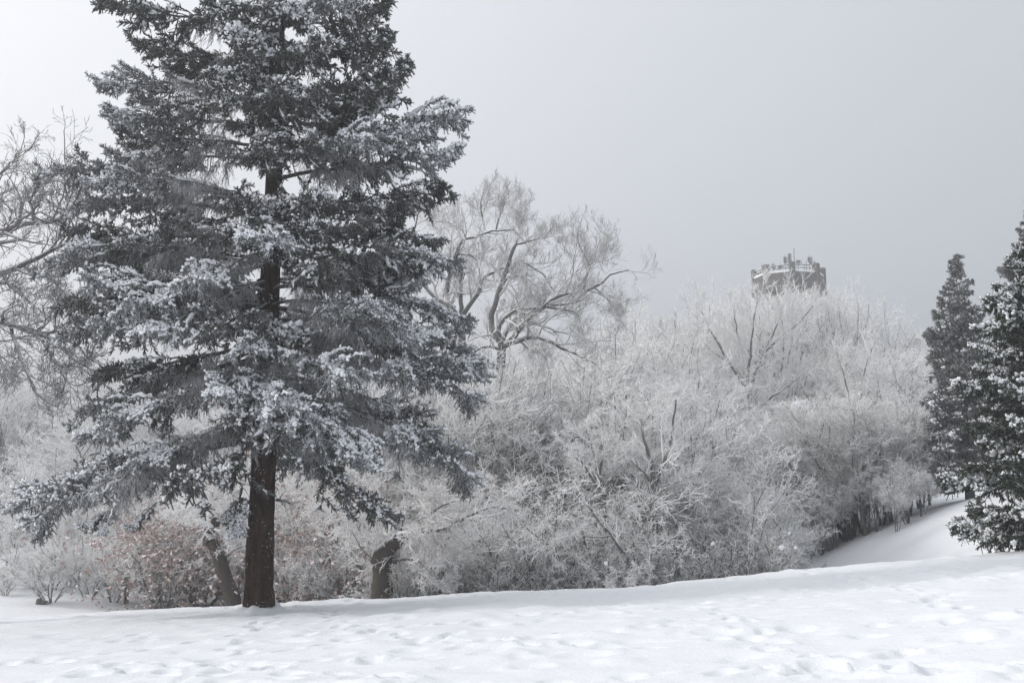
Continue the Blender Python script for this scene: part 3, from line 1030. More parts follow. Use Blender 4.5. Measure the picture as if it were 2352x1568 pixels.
# the thicket
row('bare_tree', V_SMALL, spread_spots(16, 940, 1520, 43, 49, [(940, 920), (1080, 830), (1200, 820), (1350, 830), (1520, 880)], (-10, 70)), 'white frosted tree before the big bare trees', 'tree', 'white trees before the big bare trees', (1.1, 1.4))
row('bare_tree', V_SMALL, spread_spots(20, 1080, 1760, 54, 76, [(1080, 870), (1300, 850), (1480, 810), (1580, 880), (1760, 940)], (0, 110)), 'frosted small tree in the upper part of the thicket', 'tree', 'small trees in the upper thicket', (1.1, 1.4))
row('bare_tree', V_SMALL, on_slope(spread_spots(18, 1720, 2130, 2, 12, [(1740, 980), (1850, 930), (1960, 870), (2130, 940)], (0, 90)), FOOT), 'frosted small tree in the thicket beside the snowy slope', 'tree', 'small trees by the snowy slope', (1.1, 1.4))
row('bare_tree', V_SPREAD, spread_spots(15, 960, 1740, 44, 56, [(960, 1020), (1200, 980), (1400, 1010), (1740, 1030)], (0, 130)), 'low spreading frosted tree in the middle of the thicket', 'tree', 'spreading trees in the thicket')
row('frosted_shrub', V_SHRUB, spread_spots(22, 930, 1760, 39, 48, [(930, 1190), (1400, 1150), (1760, 1120)], (0, 80)), 'frosted shrub behind the snow crest at the thicket foot', 'shrub', 'shrubs at the thicket foot')
row('frosted_shrub', V_STEM, on_slope(spread_spots(16, 1720, 2120, 0, 5, [(1720, 1120), (1950, 1070), (2120, 1060)], (0, 60)), FOOT), 'frosted shrub with dark stems edging the snowy slope', 'shrub', 'shrubs along the snowy slope')
row('frosted_shrub', V_SPREAD, [(1290, 41, 1090), (1390, 41.5, 1070), (1230, 42, 1110), (1590, 42, 1080), (1690, 44, 1090)], 'bushy white frosted shrub low in the thicket middle', 'shrub', 'bushy shrubs low in the thicket', (0.9, 1.1))
row('brush', V_BRUSH, spread_spots(24, 920, 1740, 37, 42, [(920, 1270), (1400, 1255), (1740, 1240)], (-10, 35)), 'low twiggy brush along the snow crest right of the spruce trunk', 'shrub', 'brush along the crest')
# left of and behind the spruce
row('bare_tree', V_SMALL, spread_spots(10, -80, 330, 70, 105, [(-80, 790), (80, 840), (200, 885), (330, 920)], (-10, 80)), 'pale foggy tree far off at the left', 'tree', 'foggy trees at the left', (1.1, 1.4))
row('bare_tree', V_SMALL, spread_spots(12, 320, 980, 60, 88, [(320, 950), (980, 900)], (0, 80)), 'frosted tree seen through the lower boughs of the spruce', 'tree', 'trees behind the spruce boughs', (1.1, 1.4))
row('bare_tree', V_SPREAD, spread_spots(11, -60, 600, 52, 64, [(-40, 1040), (300, 1080), (600, 1060)], (0, 80)), 'low spreading frosted tree left of the spruce trunk', 'tree', 'spreading trees left of the spruce trunk')
row('bare_tree', V_SPREAD, spread_spots(6, 630, 960, 46, 56, [(640, 1040), (960, 1020)], (0, 80)), 'low spreading frosted tree just right of the spruce trunk', 'tree', 'spreading trees right of the spruce trunk')
row('frosted_shrub', V_SHRUB, spread_spots(20, 0, 580, 46, 58, [(40, 1250), (300, 1210), (580, 1200)], (0, 60)), 'frosted shrub in the wood left of the spruce trunk', 'shrub', 'shrubs left of the spruce trunk')
row('frosted_shrub', V_SHRUB, spread_spots(8, 640, 960, 42, 50, [(640, 1200), (960, 1200)], (0, 60)), 'frosted shrub between the spruce trunk and the gnarled oak', 'shrub', 'shrubs right of the spruce trunk')

# ------------------------------------------------------------------ trees drawn limb by limb
def limb_tree(name, label, d, trunk_px, trunk_r, limbs, seed, levels, twig_r, tmat, zc, depth_amp, base_px=None, up=(0.1, 0.1, 0.05), limb_mat=None, leaves=None, skip=(), limb_k=1.0):
    """limbs: lists of points with start radius and end radius; twigs grow from them"""
    rng = np.random.default_rng(seed)
    tpts = [W(*zc(*p), d) for p in trunk_px]
    b = base_px if base_px is not None else tpts[0][0]
    g = gz(b, d) - 0.1
    org = np.array((b, d, g))
    tpts = [np.array((b, d, g))] + tpts
    tpts = [p - org for p in tpts]
    root = thing(name, org, label, 'tree')
    link('trunk', round_trunk('trunk', tpts, list(np.linspace(trunk_r, trunk_r * 0.72, 6)), 14, [limb_mat or M_LIMB], 30, seed, 0.25, 0.05), root)
    Ps, Rs = [], []
    for pts, r0, r1, dep in limbs:
        n = len(pts)
        wp = [W(*zc(*p), d + dep[0] + (dep[1] - dep[0]) * k / (n - 1) + rng.normal(0, depth_amp) * (k > 0)) - org for k, p in enumerate(pts)]
        P = catmull(wp, 16)
        seg = np.linalg.norm(np.diff(P, axis=0), axis=1).mean()
        P[1:] += rng.normal(0, seg * 0.06, P[1:].shape)
        R = np.linspace(r0 * limb_k, r1, 16)
        Ps.append(P)
        Rs.append(R)
        link('limb', mesh_from('limb', [(*tubes(P[None], R[None], 8), 0)], [(limb_mat if len(Ps) == 1 else None) or M_LIMB]), root)
    P, R = np.array([p for k, p in enumerate(Ps) if k not in skip]), np.array([r for k, r in enumerate(Rs) if k not in skip])
    chunks = []
    for k, (n, t0, lf, K, wob, absr) in enumerate(levels):
        P, R, _ = grow(rng, P, R, n, t0, 1.0, (lambda t, l, lf=lf, absr=absr: np.clip(l * lf * (1.1 - 0.45 * t), absr[0], absr[1])), (0.4, 1.05), K, (0, 0, up[min(k, len(up) - 1)]), wob, 0.6, max(twig_r * 0.7 ** k, twig_r * 0.45))
        chunks.append((*tubes(P, R, 5 if k == 0 else 3), 0))
    link('crown', mesh_from('crown', chunks, [tmat]), root)
    if leaves:
        link('leaves', leaf_mesh(rng, P, *leaves), root)
    return root


def leaf_mesh(rng, P, n, size, mat=None):
    N = len(P)
    idx = np.repeat(np.arange(N), n)
    M = len(idx)
    pos, tan, _, _ = interp(P[idx], rng.random(M))
    d = nrm(rng.normal(size=(M, 3)) + np.array((0, 0, -0.7)))
    s = nrm(np.cross(d, nrm(rng.normal(size=(M, 3)))))
    nn = np.cross(d, s)
    l = size * rng.uniform(0.6, 1.2, (M, 1))
    V = np.stack([pos, pos + d * l * 0.5 + s * l * 0.3 + nn * l * 0.12, pos + d * l, pos + d * l * 0.5 - s * l * 0.3 + nn * l * 0.12], 1).reshape(-1, 3)
    F = np.arange(M * 4).reshape(-1, 4)
    return mesh_from('leaves', [(V, F, 0)], [mat or M_LEAF], False)


def zA(x, y):     # coordinates of the study of the big bare trees
    return ((1000 + x / 2.703) * 0.9408, (420 + y / 2.703) * 0.9408)


def zB(x, y):     # coordinates of the study of the left edge
    return (x / 2.24 * 0.9408, (300 + y / 2.24) * 0.9408)


def zC(x, y):     # coordinates of the study round the spruce foot
    return ((400 + x / 2.6133) * 0.9408, (900 + y / 2.6133) * 0.9408)


lv_big = [(8, 0.12, 0.45, 8, 0.18, (1.0, 3.4)), (6, 0.12, 0.55, 6, 0.18, (0.6, 1.7)), (5, 0.15, 0.6, 3, 0.16, (0.35, 0.9)), (3, 0.15, 0.6, 2, 0.15, (0.2, 0.45))]
limb_tree('bare_tree', 'large spreading bare tree with arching limbs right of the spruce', 50.0, [(600, 1500), (605, 1250), (610, 1130)], 0.28,
          [([(610, 1130), (548, 1060), (545, 940), (590, 780), (640, 650), (690, 500), (715, 420)], .21, .07, (0, -.5)),
           ([(650, 660), (700, 600), (745, 588), (830, 640), (900, 700), (935, 770)], .10, .025, (0, 2.0)),
           ([(700, 480), (790, 455), (900, 420), (935, 370)], .08, .025, (0, -1.5)),
           ([(600, 1140), (590, 1030), (650, 945), (720, 905), (850, 895)], .16, .07, (0, -1)),
           ([(605, 1140), (640, 1050), (700, 970), (780, 930), (870, 900)], .18, .08, (0, .8)),
           ([(620, 1150), (690, 1085), (750, 1000), (860, 910), (960, 830), (1080, 790), (1220, 758), (1330, 680), (1440, 645)], .22, .03, (0, -2.0)),
           ([(1145, 770), (1165, 690), (1185, 610), (1150, 550), (1115, 460), (1118, 390)], .10, .02, (-1.6, -2.2)),
           ([(1185, 612), (1240, 570), (1285, 520), (1305, 430)], .06, .02, (-1.8, -1)),
           ([(1215, 760), (1290, 820), (1340, 880), (1390, 945)], .07, .02, (-1.8, -2.4)),
           ([(900, 885), (1000, 905), (1100, 930), (1140, 1010), (1150, 1100)], .11, .03, (-1, -2.4)),
           ([(930, 880), (1050, 870), (1140, 840), (1210, 790)], .08, .03, (-1, 1.2)),
           ([(620, 1150), (700, 1115), (780, 1093), (870, 1095), (970, 1140), (1100, 1200), (1220, 1262), (1300, 1340)], .19, .03, (0, -2.2)),
           ([(760, 1100), (800, 1150), (830, 1200)], .07, .02, (-.5, -1.6)),
           ([(600, 1170), (500, 1150), (400, 1200), (300, 1270)], .10, .03, (0, -1.5)),
           ([(590, 790), (660, 690), (760, 700), (850, 760)], .07, .02, (0, -1.6)),
           ([(690, 500), (720, 400), (700, 300), (680, 215)], .06, .02, (-.4, .4))],
          401, lv_big, 0.016, M_TWIG_THIN, zA, 0.25, up=(0.30, 0.4, 0.45), limb_k=0.8)
limb_tree('bare_tree', 'big bare tree with crooked limbs half hidden behind the spruce', 53.0, [(340, 1500), (345, 1150), (348, 950)], 0.26,
          [([(348, 950), (335, 800), (338, 650), (300, 600)], .16, .06, (0, 1)),
           ([(345, 960), (440, 815), (490, 700), (560, 660), (640, 625)], .17, .05, (0, -1.5)),
           ([(345, 980), (260, 880), (232, 830), (270, 680), (300, 560), (340, 460), (430, 425), (560, 390), (700, 382)], .24, .04, (0, -1)),
           ([(350, 445), (318, 370), (240, 330), (170, 330)], .08, .02, (-.6, 1)),
           ([(500, 400), (480, 300), (470, 210), (490, 110)], .07, .015, (-.8, -.6)),
           ([(570, 390), (590, 300), (620, 230), (625, 170)], .06, .015, (-.8, -1.5)),
           ([(310, 545), (380, 545), (440, 580), (470, 660), (460, 740)], .09, .02, (-.4, -2.4)),
           ([(300, 900), (160, 820), (60, 700), (0, 560), (30, 380), (60, 270), (90, 190)], .18, .02, (0, 1.5)),
           ([(345, 940), (230, 1000), (100, 1020), (-60, 980)], .12, .03, (0, -1))],
          402, lv_big, 0.016, M_TWIG_THIN, zA, 0.25, up=(0.30, 0.4, 0.45), limb_k=0.8)
lv_left = [(9, 0.10, 0.40, 8, 0.22, (0.6, 1.9)), (6, 0.12, 0.5, 6, 0.22, (0.4, 1.0)), (5, 0.15, 0.6, 3, 0.18, (0.22, 0.55)), (2, 0.2, 0.6, 2, 0.15, (0.12, 0.25))]
limb_tree('bare_tree', 'snow lined oak limbs reaching in from the left edge', 27.0, [(-560, 1700), (-540, 1300), (-520, 1100)], 0.45,
          [([(-520, 1100), (-330, 800), (-150, 660), (0, 588), (90, 565), (180, 545), (320, 540), (400, 450), (440, 350)], .17, .02, (0, -1)),
           ([(185, 545), (180, 480), (165, 430), (195, 360), (220, 300)], .055, .015, (-.5, -1)),
           ([(325, 535), (362, 470), (365, 400), (350, 290)], .045, .012, (-.7, -.2)),
           ([(60, 575), (20, 480), (-20, 380), (20, 260)], .06, .014, (-.4, .6)),
           ([(-520, 1120), (-300, 960), (-100, 860), (50, 812), (170, 750), (310, 680), (400, 612), (420, 560)], .15, .016, (0, .8)),
           ([(120, 775), (200, 830), (280, 860), (350, 940)], .05, .012, (.4, 0)),
           ([(20, 830), (60, 900), (150, 960), (180, 1010)], .05, .012, (.4, -1)),
           ([(-520, 1150), (-250, 1100), (-50, 1083), (60, 1100), (200, 1150), (330, 1190), (410, 1195)], .14, .018, (0, -1.2)),
           ([(200, 1150), (250, 1220), (285, 1285), (345, 1375), (385, 1440)], .045, .012, (-.8, -1.4)),
           ([(300, 1185), (370, 1260), (420, 1310), (480, 1330)], .03, .010, (-.8, -1.4)),
           ([(40, 1095), (80, 1180), (110, 1265), (150, 1370), (205, 1490), (290, 1520)], .055, .012, (-.6, -1.2)),
           ([(-200, 1090), (-60, 1200), (10, 1320), (40, 1440)], .06, .012, (-.4, -1)),
           ([(-150, 660), (-100, 480), (-40, 340), (40, 230), (120, 200)], .08, .012, (-.2, 1))],
          403, lv_left, 0.012, M_TWIG_DARK, zB, 0.15, up=(0.05, 0.1, 0.1))
lv_oak = [(9, 0.15, 0.55, 6, 0.22, (0.8, 2.2)), (8, 0.15, 0.5, 5, 0.2, (0.4, 1.1)), (6, 0.15, 0.5, 3, 0.18, (0.2, 0.6)), (4, 0.15, 0.6, 2, 0.15, (0.10, 0.25))]
limb_tree('oak_tree', 'gnarled oak with a bent snow capped limb right of the spruce trunk', 36.5, [(1390, 1460), (1395, 1330), (1385, 1215)], 0.44,
          [([(1388, 1230), (1402, 1178), (1440, 1135), (1490, 1092), (1528, 1050)], .40, .19, (0, -.8)),
           ([(1505, 1070), (1570, 1058), (1650, 1045), (1720, 1035), (1800, 1010)], .20, .05, (-.8, -1.6)),
           ([(1440, 1230), (1470, 1130), (1450, 1030), (1400, 940), (1330, 850)], .28, .08, (0.3, 1.2)),
           ([(1440, 1225), (1560, 1210), (1640, 1230), (1700, 1290)], .07, .02, (0, -1.4)),
           ([(1400, 960), (1280, 900), (1180, 880), (1080, 900)], .10, .03, (.8, -1)),
           ([(1780, 1018), (1900, 960), (2020, 905), (2120, 880), (2220, 900)], .08, .02, (-1.5, -2)),
           ([(1700, 1035), (1690, 950), (1760, 880), (1900, 830)], .09, .02, (-1.4, -1))],
          404, lv_oak, 0.019, M_TWIG, zC, 0.15, up=(0.0, 0.1, 0.1), leaves=(1, 0.05), skip=(0,), limb_mat=M_OAK)
limb_tree('oak_tree', 'leaning oak with dark crooked trunk left of the spruce trunk', 42.0, [(440, 1470), (390, 1330), (350, 1200), (305, 1100)], 0.34,
          [([(305, 1110), (280, 1040), (330, 980), (290, 920), (240, 880), (180, 865)], .26, .10, (0, -.4)),
           ([(350, 1210), (400, 1190), (460, 1150), (540, 1120)], .10, .03, (0, -1.2)),
           ([(200, 868), (120, 850), (60, 800), (20, 720)], .10, .02, (-.4, .8)),
           ([(390, 1335), (330, 1330), (280, 1350)], .09, .04, (0, -.6)),
           ([(320, 985), (400, 940), (480, 930), (560, 900)], .09, .02, (-.3, -1.2))],
          405, lv_oak, 0.016, M_TWIG, zC, 0.15, up=(0.0, 0.1, 0.1), limb_mat=M_OAK, skip=(3,))

def zD(x, y):     # study of the thicket
    return ((1100 + x / 2.703) * 0.9408, (900 + y / 2.703) * 0.9408)


def zE(x, y):     # study of the slope below the tower
    return ((1600 + x / 2.24) * 0.9408, (700 + y / 2.24) * 0.9408)


lv_th = [(8, 0.2, 0.5, 6, 0.2, (0.6, 1.8)), (7, 0.15, 0.5, 5, 0.2, (0.35, 0.9)), (6, 0.15, 0.5, 3, 0.18, (0.2, 0.45)), (4, 0.15, 0.6, 2, 0.15, (0.1, 0.22))]
limb_tree('bare_tree', 'tree with a dark forked trunk in the middle of the thicket', 39.0, [(1345, 1100), (1338, 900), (1335, 790)], 0.17,
          [([(1335, 800), (1335, 700), (1320, 600), (1290, 510), (1265, 400), (1240, 260)], .11, .03, (0, .4)),
           ([(1338, 780), (1375, 690), (1410, 620), (1440, 520), (1465, 400), (1490, 200)], .12, .03, (0, -.4)),
           ([(1340, 790), (1290, 700), (1230, 640), (1170, 560)], .06, .02, (0, -.6)),
           ([(1440, 520), (1400, 430), (1380, 300), (1390, 180)], .05, .015, (-.2, .3)),
           ([(1345, 830), (1420, 770), (1520, 740), (1620, 700)], .05, .015, (0, -.5))],
          406, lv_th, 0.011, M_TWIG, zD, 0.1, up=(0.2, 0.2, 0.2))
limb_tree('bare_tree', 'slim tree with a V shaped fork left of the dark forked one', 39.3, [(1020, 1080), (1010, 920), (1010, 840)], 0.13,
          [([(1010, 845), (1000, 760), (970, 640), (930, 520), (900, 400)], .09, .025, (0, .3)),
           ([(1005, 830), (940, 730), (885, 640), (820, 540)], .08, .02, (0, -.4)),
           ([(1012, 800), (1060, 710), (1110, 640), (1150, 520)], .06, .02, (0, -.3)),
           ([(985, 700), (1000, 590), (1010, 470), (1000, 360)], .05, .015, (.1, .3))],
          407, lv_th, 0.011, M_TWIG, zD, 0.1, up=(0.2, 0.2, 0.2))
limb_tree('bare_tree', 'leaning dark stem slanting up to the left above the snow crest', 37.6, [(1270, 1420), (1225, 1310)], 0.12,
          [([(1225, 1315), (1170, 1250), (1110, 1170), (1050, 1080), (970, 990), (900, 900)], .10, .03, (0, -.5)),
           ([(1060, 1100), (960, 1110), (860, 1098), (800, 1112)], .035, .012, (-.3, -.6)),
           ([(1235, 1320), (1210, 1200), (1205, 1060), (1215, 930)], .07, .02, (0, .4)),
           ([(1240, 1330), (1320, 1230), (1400, 1150), (1500, 1100)], .07, .02, (0, -.4))],
          408, [(5, 0.3, 0.4, 6, 0.2, (0.5, 1.4)), (6, 0.15, 0.5, 5, 0.2, (0.3, 0.8)), (5, 0.15, 0.5, 3, 0.18, (0.15, 0.4)), (4, 0.15, 0.6, 2, 0.15, (0.1, 0.2))], 0.010, M_TWIG, zD, 0.1, up=(0.1, 0.1, 0.1))
limb_tree('bare_tree', 'upright tree with thin dark twin stems above the snowy slope', 61.0, [(1085, 1250), (1092, 1060), (1100, 900)], 0.15,
          [([(1100, 910), (1115, 780), (1130, 650), (1125, 540), (1160, 400), (1200, 300)], .10, .02, (0, .3)),
           ([(1090, 860), (1070, 740), (1060, 620), (1035, 500), (1010, 400)], .08, .02, (0, -.3)),
           ([(1125, 640), (1180, 560), (1230, 490)], .05, .015, (.2, -.2)),
           ([(1100, 900), (1160, 820), (1240, 760), (1280, 680)], .05, .015, (0, .4)),
           ([(1080, 800), (1020, 720), (960, 660)], .05, .015, (0, -.5))],
          409, lv_th, 0.012, M_TWIG, zE, 0.15, up=(0.4, 0.4, 0.4))
limb_tree('bare_tree', 'round headed tree with fanned dark limbs below left of the tower', 80.0, [(620, 900), (560, 680), (512, 575)], 0.30,
          [([(512, 580), (490, 470), (465, 330), (440, 200), (430, 90)], .16, .03, (0, .6)),
           ([(512, 575), (510, 460), (525, 330), (540, 180), (560, 60)], .14, .03, (0, -.8)),
           ([(515, 570), (555, 450), (600, 350), (660, 220), (700, 90)], .16, .03, (0, .4)),
           ([(510, 580), (440, 470), (360, 340), (290, 220), (250, 130)], .14, .03, (0, -.6)),
           ([(515, 575), (480, 500), (400, 420), (310, 350), (240, 270)], .10, .03, (0, 1.0)),
           ([(600, 350), (690, 270), (790, 190), (860, 100)], .10, .03, (.3, -.8)),
           ([(560, 680), (640, 600), (740, 530), (830, 460)], .12, .03, (0, -.6))],
          410, [(9, 0.15, 0.42, 6, 0.14, (1.0, 3.0)), (7, 0.15, 0.5, 5, 0.14, (0.6, 1.6)), (7, 0.15, 0.5, 3, 0.14, (0.35, 0.8)), (5, 0.15, 0.6, 2, 0.14, (0.2, 0.4))], 0.018, M_TWIG, zE, 0.3, up=(0.5, 0.5, 0.5))

row('frosted_shrub', V_SPREAD, [(30, 52, 1160), (130, 51, 1190), (215, 48, 1170), (300, 47, 1200), (440, 49, 1150), (540, 48, 1165)], 'broad white frosted bush at the foot of the left wood', 'shrub', 'broad bushes at the foot of the left wood', (0.95, 1.2))
row('frosted_shrub', V_SPREAD, [(820, 41, 1160), (930, 40, 1130), (1020, 40.5, 1120)], 'broad white frosted bush beside the gnarled oak', 'shrub', 'broad bushes beside the gnarled oak', (0.9, 1.1))

# rusty leaved shrubs ------------------------------------------------
def rusty(seed, H, n_leaf, stems=6):
    rng = np.random.default_rng(seed)
    v = decid(seed, H, stems=stems, fork=0.12, n=(6, 6, 5, 3), spread=0.7, up=0.1, base_r=0.035, twig_r=0.008, lens=(0.55, 0.5, 0.5, 0.5), env=(0.52, 0.5, 0.47))
    P0 = rng.normal(size=(900, 3)) * np.array((0.36, 0.36, 0.30)) * H * 0.75 + np.array((0, 0, H * 0.48))
    P0[:, 2] = np.abs(P0[:, 2])
    P = P0[:, None] + rng.normal(0, 0.12, (900, 3, 3))
    v['leaves'] = leaf_mesh(rng, P, n_leaf, 0.11)
    return v


V_RUST = [rusty(500, 3.4, 5), rusty(501, 3.2, 5)]
for px, d, top, lab in [(725, 44, 1225, 'bush holding rusty dry leaves just right of the spruce trunk'),
                        (790, 46, 1165, 'taller thin bush with sparse russet leaves left of the gnarled oak'),
                        (395, 46, 1195, 'wide bush with russet dry leaves below the left spruce boughs'),
                        (470, 47, 1215, 'bush with russet leaves beside the leaning oak'),
                        (960, 42, 1260, 'low brown leaved bush right of the gnarled oak')]:
    p = W(px, top, d)
    put_tree('leafy_bush', V_RUST[int(rngT.integers(2))], p[0], d, p[2], lab, 'bush', None, rngT.uniform(0, 6), 1.15)

# ------------------------------------------------------------------ tower on the hill
def prism(cx, cy, z0, z1, w, dpt, rot, V, F):
    b = len(V)
    c, s = math.cos(rot), math.sin(rot)
    for z in (z0, z1):
        for u, v in ((-1, -1), (1, -1), (1, 1), (-1, 1)):
            x, y = u * w / 2, v * dpt / 2
            V.append((cx + x * c - y * s, cy + x * s + y * c, z))
    for f in ((3, 2, 1, 0), (4, 5, 6, 7), (0, 1, 5, 4), (1, 2, 6, 5), (2, 3, 7, 6), (3, 0, 4, 7)):
        F.append([b + i for i in f])


def mb(name, V, F, mat, parent, smooth_shade=False):
    me = mesh_from(name, [(np.array(V, float), np.array(F), 0)], [mat], smooth_shade)
    return link(name, me, parent)


def build_tower():
    d = 165.0
    c = W(1811.5, 660, d)
    g = gz(c[0], d)
    topz = W(1811.5, 639, d)[2] - g          # top of the parapet wall, at the axis
    R = 167 / FPX * d / 2
    root = thing('water_tower', (c[0], d, g), 'octagonal brick tower with corner piers and antennas above the frosted trees', 'tower')
    view = math.atan2(-d, -c[0])             # direction from tower to camera
    m_brick = plain_mat('tower_brick', (0.085, 0.078, 0.074), (0.125, 0.115, 0.110), 1.2)
    m_metal = plain_mat('antenna_metal', (0.12, 0.12, 0.13), (0.18, 0.18, 0.19), 4.0, 0.6, 0.1)
    m_rail = plain_mat('rail_metal', (0.10, 0.10, 0.10), (0.15, 0.15, 0.15), 4.0, 0.7, 0.1)
    Rw = R * 0.985
    angs = [view + math.radians(7) + math.radians(45) * k for k in range(8)]
    cor = [(math.cos(a), math.sin(a)) for a in angs]
    # wall: a tapering octagonal shaft with a corbelled band below the belvedere
    prof = [(0.0, 0.93), (topz * 0.55, 0.90), (topz - 3.4, 0.90), (topz - 2.9, 0.985), (topz, 0.985), (topz, 0.86), (topz - 1.0, 0.86)]
    V, F = [], []
    for z, k in prof:
        for x, y in cor:
            V.append((x * R * k, y * R * k, z))
    for i in range(len(prof) - 1):
        for j in range(8):
            j2 = (j + 1) % 8
            F.append([i * 8 + j, i * 8 + j2, (i + 1) * 8 + j2, (i + 1) * 8 + j])
    mb('wall', V, F, m_brick, root)
    # roof deck, a low cone with snow
    V = [(0, 0, topz + 0.35)] + [(x * R * 0.86, y * R * 0.86, topz - 0.5) for x, y in cor]
    F = [[0, 1 + j, 1 + (j + 1) % 8] for j in range(8)]
    mb('roof', V, F, M_SNOWC, root)
    unit = 165 / 2431.0 / 7.84
    pw = 95 * unit
    for k, (x, y) in enumerate(cor):
        V, F = [], []
        prism(0, 0, topz - 3.2, topz + 155 * unit, pw * 1.05, pw * 1.05, 0, V, F)
        o = mb('pier', V, F, m_brick, root)
        o.location = (x * (R - pw * .45), y * (R - pw * .45), 0)
        o.rotation_euler = (0, 0, angs[k])
        V, F = [], []
        b0 = len(V)
        for z, s in ((topz + 155 * unit, 1.0), (topz + 175 * unit, 0.95), (topz + 188 * unit, 0.5)):
            for u, v in ((-1, -1), (1, -1), (1, 1), (-1, 1)):
                V.append((u * s * pw * .525, v * s * pw * .525, z))
        for i in range(2):
            for j in range(4):
                F.append([i * 4 + j, i * 4 + (j + 1) % 4, (i + 1) * 4 + (j + 1) % 4, (i + 1) * 4 + j])
        F.append([8, 9, 10, 11])
        mb('pier_cap', V, F, m_brick, o)
    for k in range(8):
        x0, y0 = cor[k]
        x1, y1 = cor[(k + 1) % 8]
        a = math.atan2(y1 - y0, x1 - x0)
        mx, my = (x0 + x1) / 2 * R * 0.93, (y0 + y1) / 2 * R * 0.93
        Lr = math.hypot(x1 - x0, y1 - y0) * R * 0.93 - pw
        V, F = [], []
        for zz in (75, 135):
            prism(mx, my, topz + zz * unit, topz + (zz + 13) * unit, Lr, 0.10, a, V, F)
        prism(mx, my, topz, topz + 140 * unit, 0.07, 0.07, a, V, F)
        mb('railing', V, F, m_rail, root)
        # snow along the rail and the coping
        V, F = [], []
        prism(mx, my, topz + 148 * unit, topz + 157 * unit, Lr, 0.11, a, V, F)
        prism(mx * 0.995, my * 0.995, topz + 0.003, topz + 34 * unit, Lr * 1.02, 0.62, a, V, F)
        mb('ledge_snow', V, F, M_SNOWC, root)
    # antennas on the roof; zoom coordinates of the study: x from the axis at 1145, y up from the parapet at 700
    right = Vector((math.cos(view + math.pi / 2), math.sin(view + math.pi / 2), 0))
    fwd = Vector((math.cos(view), math.sin(view), 0))
    rot = view + math.pi / 2
    ants = [(645, 470, 3, 0, 0), (790, 480, 12, 500, 590), (868, 465, 65, 500, 590), (1003, 478, 85, 535, 580), (1098, 335, 60, 380, 512), (1180, 285, 50, 315, 555), (1272, 200, 10, 370, 400), (1340, 455, 80, 460, 560),
            (1490, 475, 14, 500, 570), (1550, 355, 60, 400, 492), (1605, 385, 14, 395, 560), (1640, 480, 22, 495, 560), (1148, 490, 22, 500, 550)]
    for k, (zx, ztop, w, p0, p1) in enumerate(ants):
        off = (zx - 1145) * unit
        dep = (-0.5 + 0.9 * ((k * 37) % 10) / 10) * R * 0.5
        pos = right * off + fwd * dep
        dz = (R - dep) * 0.14           # seen from far below, so the ones set back stand taller
        t = topz + (700 - ztop) * unit + dz
        V, F = [], []
        pr = 0.055 if zx != 1272 else 0.07
        for z0, z1 in ((topz - 0.4, t),):
            prism(pos.x, pos.y, z0, z1, pr * 1.6, pr * 1.6, rot, V, F)
        o = mb('antenna_pole', V, F, m_metal, root)
        if p1 > 0:
            V, F = [], []
            q = pos + fwd * 0.12
            a0, a1 = topz + (700 - p1) * unit + dz, topz + (700 - p0) * unit + dz
            prism(q.x, q.y, a0, a1, w * unit, 0.16, rot, V, F)
            if w > 40:
                prism(q.x + right.x * w * unit * .7, q.y + right.y * w * unit * .7, a0 + .1, a1 - .05, 0.10, 0.10, rot, V, F)
            mb('antenna_panel', V, F, m_metal, o)
    # a round dish
    V, F = [], []
    pos = right * (1570 - 1145) * unit + fwd * R * 0.35
    n = 14
    zc_ = topz + (700 - 562) * unit + R * 0.65 * 0.2
    for rr, dp in ((0.02, 0.0), (0.13, 0.02), (0.21, 0.09)):
        for j in range(n):
            a = j / n * 2 * math.pi
            q = pos + right * math.cos(a) * rr + fwd * dp
            V.append((q.x, q.y, zc_ + math.sin(a) * rr * 1.2))
    for i in range(2):
        for j in range(n):
            F.append([i * n + j, i * n + (j + 1) % n, (i + 1) * n + (j + 1) % n, (i + 1) * n + j])
    prism(pos.x, pos.y, topz - .4, zc_, 0.06, 0.06, rot, V, F)
    mb('dish_antenna', V, F, m_metal, root)


build_tower()

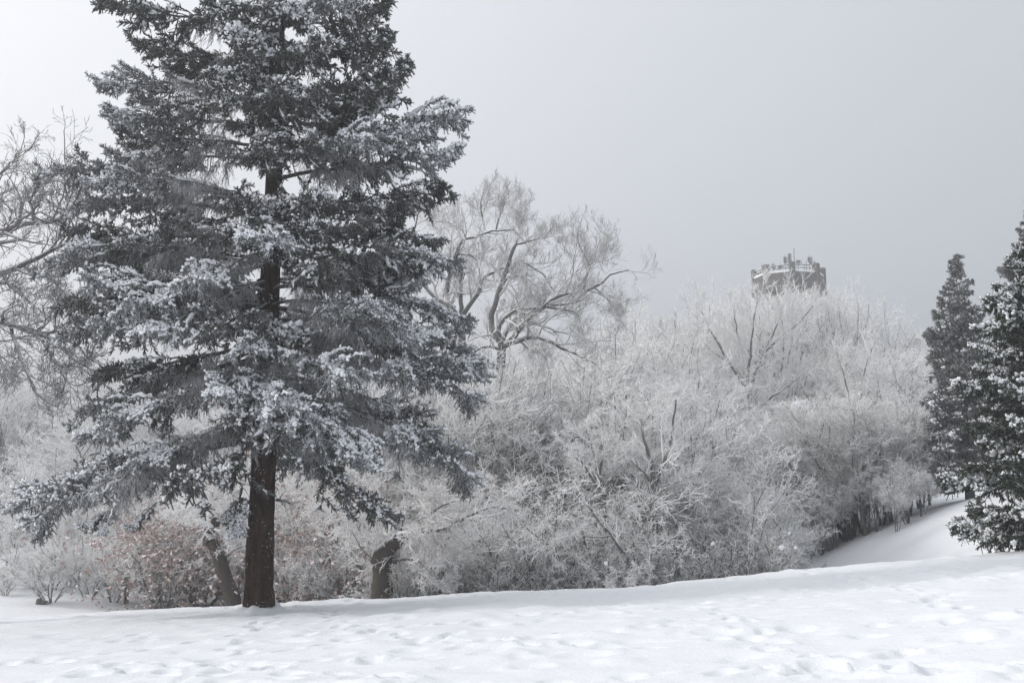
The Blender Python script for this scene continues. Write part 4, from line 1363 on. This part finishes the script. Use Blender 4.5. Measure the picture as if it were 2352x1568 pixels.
# ------------------------------------------------------------------ boulder at the left
def build_boulder():
    rng = np.random.default_rng(9)
    d = 46.0
    x = W(97, 1380, d)[0]
    g = gz(x, d)
    n, m = 16, 9
    V, F = [], []
    for i in range(m):
        ph = -math.pi / 2 + math.pi * i / (m - 1)
        for j in range(n):
            a = 2 * math.pi * j / n
            k = 1 + 0.16 * math.sin(2 * a + 1.1 * ph) + 0.10 * math.sin(5 * a - 3 * ph) + rng.normal(0, 0.035)
            V.append((0.26 * math.cos(ph) * math.cos(a) * k, 0.20 * math.cos(ph) * math.sin(a) * k, 0.15 * math.sin(ph) * k + 0.06 - 0.05 * math.cos(a)))
    for i in range(m - 1):
        for j in range(n):
            F.append([i * n + j, i * n + (j + 1) % n, (i + 1) * n + (j + 1) % n, (i + 1) * n + j])
    me = mesh_from('boulder', [(np.array(V), np.array(F), 0)], [rime_mat('boulder_stone', (0.10, 0.092, 0.088), 0.75, 1.0, 0.02, 0.3, 4.0, bark2=(0.17, 0.16, 0.15))])
    o = link('boulder', me, loc=(x, d, g))
    tag(o, 'grey boulder lying in the snow before the left wood', 'boulder')


build_boulder()

# ------------------------------------------------------------------ falling snowflakes
def build_flakes():
    rng = np.random.default_rng(15)
    n = 90
    ctr = rng.normal(0, 0.36, (n, 3))
    P = ctr[:, None] + nrm(rng.normal(size=(n, 3)))[:, None] * np.array([-0.28, 0, 0.28])[None, :, None]
    R = np.tile(np.array([[0.03, 0.055, 0.03]]), (n, 1))
    me = mesh_from('snowflake', [(*tubes(P, R, 3), 0)], [M_SNOWC])
    for px, py, d, s in [(1833, 925, 5.0, 17), (1407, 950, 6.0, 12), (1297, 1125, 5.5, 15), (1795, 1257, 5.0, 15), (1828, 1257, 6.0, 11), (1637, 1248, 6.5, 11), (1392, 1293, 6.0, 12), (1813, 1224, 6.5, 9),
                         (2225, 1195, 5.0, 14), (2215, 1243, 5.5, 12), (2328, 1246, 4.6, 18), (2249, 890, 6.5, 11)]:
        p = W(px, py, d)
        o = link('snowflake', me, loc=p)
        k = s / FPX * d * 0.48
        o.scale = (k, k, k)
        o.rotation_euler = tuple(rng.uniform(0, 6, 3))
        tag(o, 'small fluffy white snowflake falling through the air', 'snowflake', 'falling snowflakes')


build_flakes()
print('TRIS', sum(len(m.loops) - 2 * len(m.polygons) for m in bpy.data.meshes), 'OBJ', len(bpy.data.objects))
